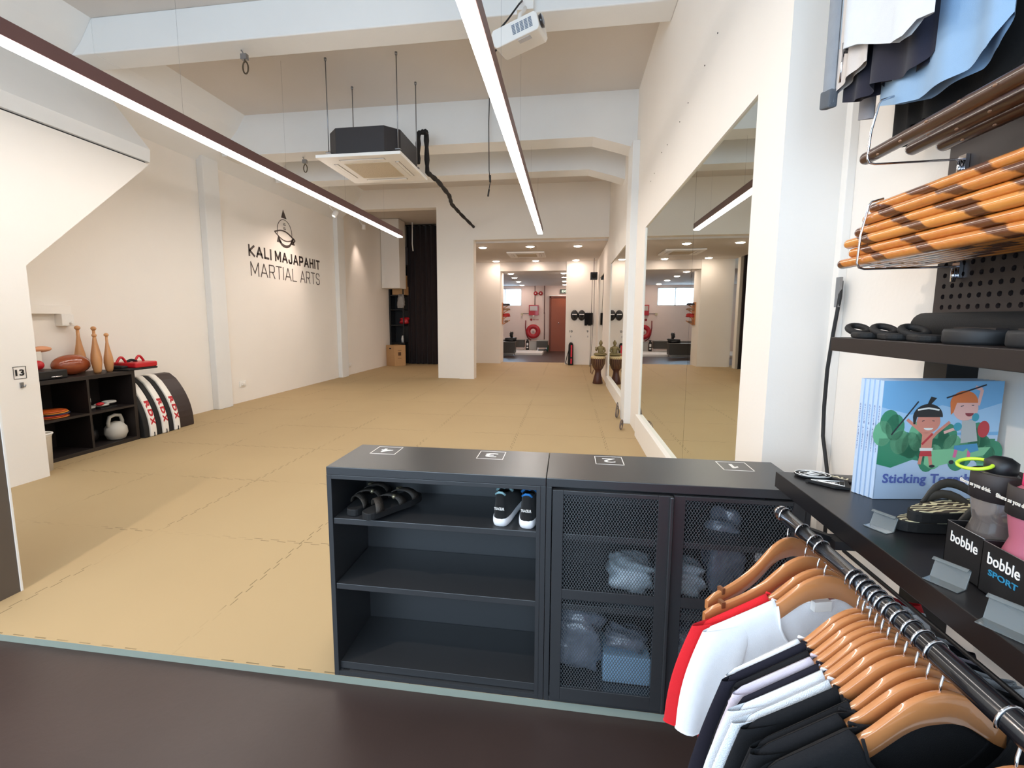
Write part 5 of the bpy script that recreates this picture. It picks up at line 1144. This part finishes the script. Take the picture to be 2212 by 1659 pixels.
# wooden wall rack on the jamb of the left block
t = thing('wall_rack', 'pale wooden wall rack with slanted arms just inside the opening', 'rack', (-1.9, 14.5, 1.2))
MB().box((-2.03, 14.40, 1.20), (-2.0, 14.70, 1.86)).build('back_board', M_wood, t)
for z in (1.25, 1.42, 1.60, 1.74): MB().bar((-2.0, 14.5, z - .06), (-1.79, 14.5, z + .07), .03, .025).build('arm', M_wood, t)
for z, c, lab in ((1.46, 'red_cloth', 'red practice weapon on the third arm of the wooden wall rack'), (1.64, 'grey_item', 'brown item on the upper middle arm of the wooden wall rack'), (1.79, 'dark_item', 'dark item on the top arm of the wooden wall rack'), (1.27, 'dim_item', 'small brown item on the lowest arm of the wooden wall rack')):
    rgb = {'red_cloth': (170, 24, 26), 'grey_item': (150, 120, 90), 'dark_item': (50, 46, 52), 'dim_item': (120, 90, 66)}[c]
    blob('practice_weapon', (-1.90, 14.5, z + .012), (.10 if c != 'dim_item' else .05, .05, .05 if c == 'red_cloth' else .03), mat(c, rgb, .6), lab, 'weapon', hash(c) % 7 if False else len(c), amp=.4)
# back wall: fire equipment
RR = mat('fire_red', (176, 20, 34), .35, coat=.3)
q = Matrix.Rotation(math.pi / 2, 3, 'X')
t = thing('fire_hose_reel', 'large red fire hose reel on the far back wall', 'hose reel', (-1.47, 20.2, .53))
MB().lathe([(.12, 0), (.30, 0), (.31, .02), (.31, .12), (.30, .14), (.12, .14), (.12, 0)], (-1.47, 20.27, .825), 40, 0, q).build('reel', RR, t)
MB().lathe([(.0001, .13), (.11, .13), (.12, .12), (.12, .02)], (-1.47, 20.27, .825), 28, 0, q).build('hub', mat('hub_pink_white', (226, 196, 190), .5), t)
MB().lathe([(.0001, .145), (.05, .145), (.05, .12)], (-1.47, 20.27, .825), 20, 0, q).build('hub_cap', mat('hub_grey', (170, 150, 146), .5), t)
MB().tube([(-1.80, 20.2, 1.30), (-1.81, 20.2, 1.0), (-1.77, 20.2, .72), (-1.70, 20.2, .55), (-1.55, 20.2, .44)], .022, 8).build('hose', mat('hose_red_brown', (120, 30, 32), .6), t)
t = thing('fire_extinguisher', 'black fire extinguisher with a white label on the platform', 'extinguisher', (-1.68, 19.6, .06))
MB().lathe([(.065, 0), (.07, .01), (.07, .33), (.05, .39), (.02, .41)], (-1.66, 19.55, .061), 20).build('cylinder', M_black, t); MB().box((-1.69, 19.475, .25), (-1.62, 19.482, .36)).box((-1.69, 19.475, .14), (-1.62, 19.482, .20)).build('label', M_white, t); MB().box((-1.70, 19.5, .475), (-1.60, 19.58, .51)).tube([(-1.66, 19.55, .46), (-1.66, 19.55, .49)], .02, 8).build('valve', M_black, t)
t = thing('fire_alarm_cabinet', 'red fire alarm cabinet with glass window on the back wall', 'alarm panel', (-1.46, 20.2, 1.52))
MB().box((-1.67, 20.18, 1.52), (-1.25, 20.29, 1.96)).build('cabinet', RR, t, .01); MB().box((-1.63, 20.17, 1.72), (-1.30, 20.18, 1.92)).build('glass_window', mat('panel_glass', (188, 176, 168), .2), t); MB().tube([(-1.46, 20.2, 1.52), (-1.46, 20.2, 1.44)], .04, 12).build('lower_bell', M_white, t)
for x, l_ in ((-1.39, 'left'), (-1.17, 'right')):
    t = thing('alarm_bell', l_ + ' round red alarm bell above the red cabinet', 'bell', (x, 20.2, 2.38)); MB().lathe([(.0001, .07), (.05, .065), (.085, .03), (.09, 0)], (x, 20.29, 2.46), 24, 0, q).build('gong', RR, t); MB().lathe([(.0001, .08), (.03, .075), (.03, .06)], (x, 20.29, 2.46), 16, 0, q).build('centre', M_white, t)
t = thing('conduit', 'thin dark conduit joining the bells and the red cabinet', 'conduit', (-1.42, 20.28, 1.96)); MB().tube([(-1.42, 20.28, 2.78), (-1.42, 20.28, 1.96)], .012, 6).tube([(-1.42, 20.28, 2.46), (-1.17, 20.28, 2.46)], .012, 6).tube([(-1.67, 20.28, 1.60), (-1.95, 20.28, 1.60)], .01, 6).build('pipe', M_wire, t); MB().box((-2.02, 20.22, 1.52), (-1.93, 20.29, 1.62)).build('junction_box', mat('beige_box', (196, 182, 150), .6), t)
tag(MB().tube([(-1.0, 20.26, 2.78), (-1.0, 20.26, 1.6), (-.99, 20.26, 1.6), (-.99, 20.26, .48)], .018, 8).tube([(-1.0, 20.26, 1.6), (-1.0, 20.26, 1.64)], .028, 8).build('pipe', mat('pipe_brown', (96, 60, 54), .6)), 'long thin brown vertical pipe left of the brown door', 'pipe')
t = thing('fire_hose_sign', 'small red lettering with a round mark above the hose reel', 'sign', (-1.45, 20.295, 1.30)); MB().lathe([(.05, 0), (.05, .004), (.0001, .005)], (-1.57, 20.297, 1.335), 20, 0, q).build('symbol', RR, t); MB().text('FIRE HOSE', .24, .05, (-1.49, 20.297, 1.31), (1, 0, 0), (0, 0, 1), .004, bold=.02).build('lettering', RR, t)
t = thing('exit_sign', 'green and white EXIT sign above the brown door', 'sign', (-.2, 20.2, 2.46)); MB().box((-.34, 20.2, 2.46), (.10, 20.26, 2.62)).build('sign_box', mat('sign_dark_green', (52, 66, 56), .5), t); MB().text('EXIT', .26, .09, (-.27, 20.199, 2.495), (1, 0, 0), (0, 0, 1), .003, bold=.03).build('lettering', mat('exit_letters', (230, 240, 225), .5, emit=(.8, 1, .8), est=.6), t)
# benches on the platform
def bench(x0, x1, y0, y1, z0, z1, m, lab, legs=True):
    t = thing('storage_bench', lab, 'bench', ((x0 + x1) / 2, y0, z0 - (.12 if legs else 0)), group='low cabinets in the back room'); zb = z0
    MB().box((x0, y0, zb), (x1, y1, z1 - .02)).build('body', m, t, .004); MB().box((x0 - .01, y0 - .01, z1 - .02), (x1 + .01, y1, z1)).build('top', mat('bench_top_grey', (150, 146, 140), .5), t)
    if legs:
        for x in (x0 + .04, x1 - .06):
            for y in (y0 + .03, y1 - .05): MB().box((x, y, zb - .12), (x + .02, y + .02, zb)).build('leg', M_chrome, t)
BG = mat('bench_dark_grey', (66, 62, 56), .5)
bench(-3.0, -1.94, 17.3, 17.7, .09, .51, BG, 'dark grey low cabinet on legs nearest, with a black bundle on it'); bench(-3.4, -1.78, 19.4, 19.8, .18, .50, BG, 'dark grey low cabinet further back behind the near one')
bench(-1.26, -.80, 19.3, 19.8, .18, .47, BG, 'dark grey low cabinet below the right side of the hose reel'); bench(-1.56, -1.27, 19.5, 19.8, .061, .44, mat('bench_pale_grey', (170, 166, 160), .5), 'pale grey box under the hose reel', False)
blob('bag', (-2.12, 17.45, .51 + .07), (.20, .10, .07), M_black, 'black bundle lying on the nearest low cabinet', 'bag', 21, amp=.4); blob('bag', (-2.10, 17.55, .655 + .11), (.06, .05, .11), M_black, 'upright black bag end above the bundle on the near cabinet', 'bag', 22, amp=.3)
tag(MB().box((-.93, 19.25, .061), (-.80, 19.29, .12)).box((-1.18, 19.2, .061), (-.93, 19.28, .11)).build('shoes', M_black), 'black low item on the platform in front of the right cabinet', 'box')
blob('green_crate', (-.82, 19.72, -.03 + .16), (.05, .10, .15), mat('bottle_green', (40, 96, 66), .5), 'green container between the right cabinet and the brown door', 'container', 23, amp=.1)
# loose cable loops at the foot of the wall pillar
for i, (x, y, lab) in enumerate([(.70, 6.45, 'bundle of loose grey cable at the foot of the wall pillar'), (.68, 5.75, 'second tangle of grey cable on the mat by the mirror foot')]):
    b = MB(); rnd = random.Random(i + 3)
    for k in range(5):
        h_ = rnd.uniform(.12, .26) if i == 0 else rnd.uniform(.05, .12); w_ = rnd.uniform(.03, .07)
        b.tube([(x + w_ * math.cos(a) * .5, y + w_ * math.cos(a) * 1.5, .008 + h_ / 2 + h_ / 2 * math.sin(a)) for a in [2 * math.pi * n / 18 for n in range(18)]], .005, 6, closed=True)
    tag(b.build('cable_bundle', mat('cable_grey', (112, 100, 96), .6)), lab, 'cable')
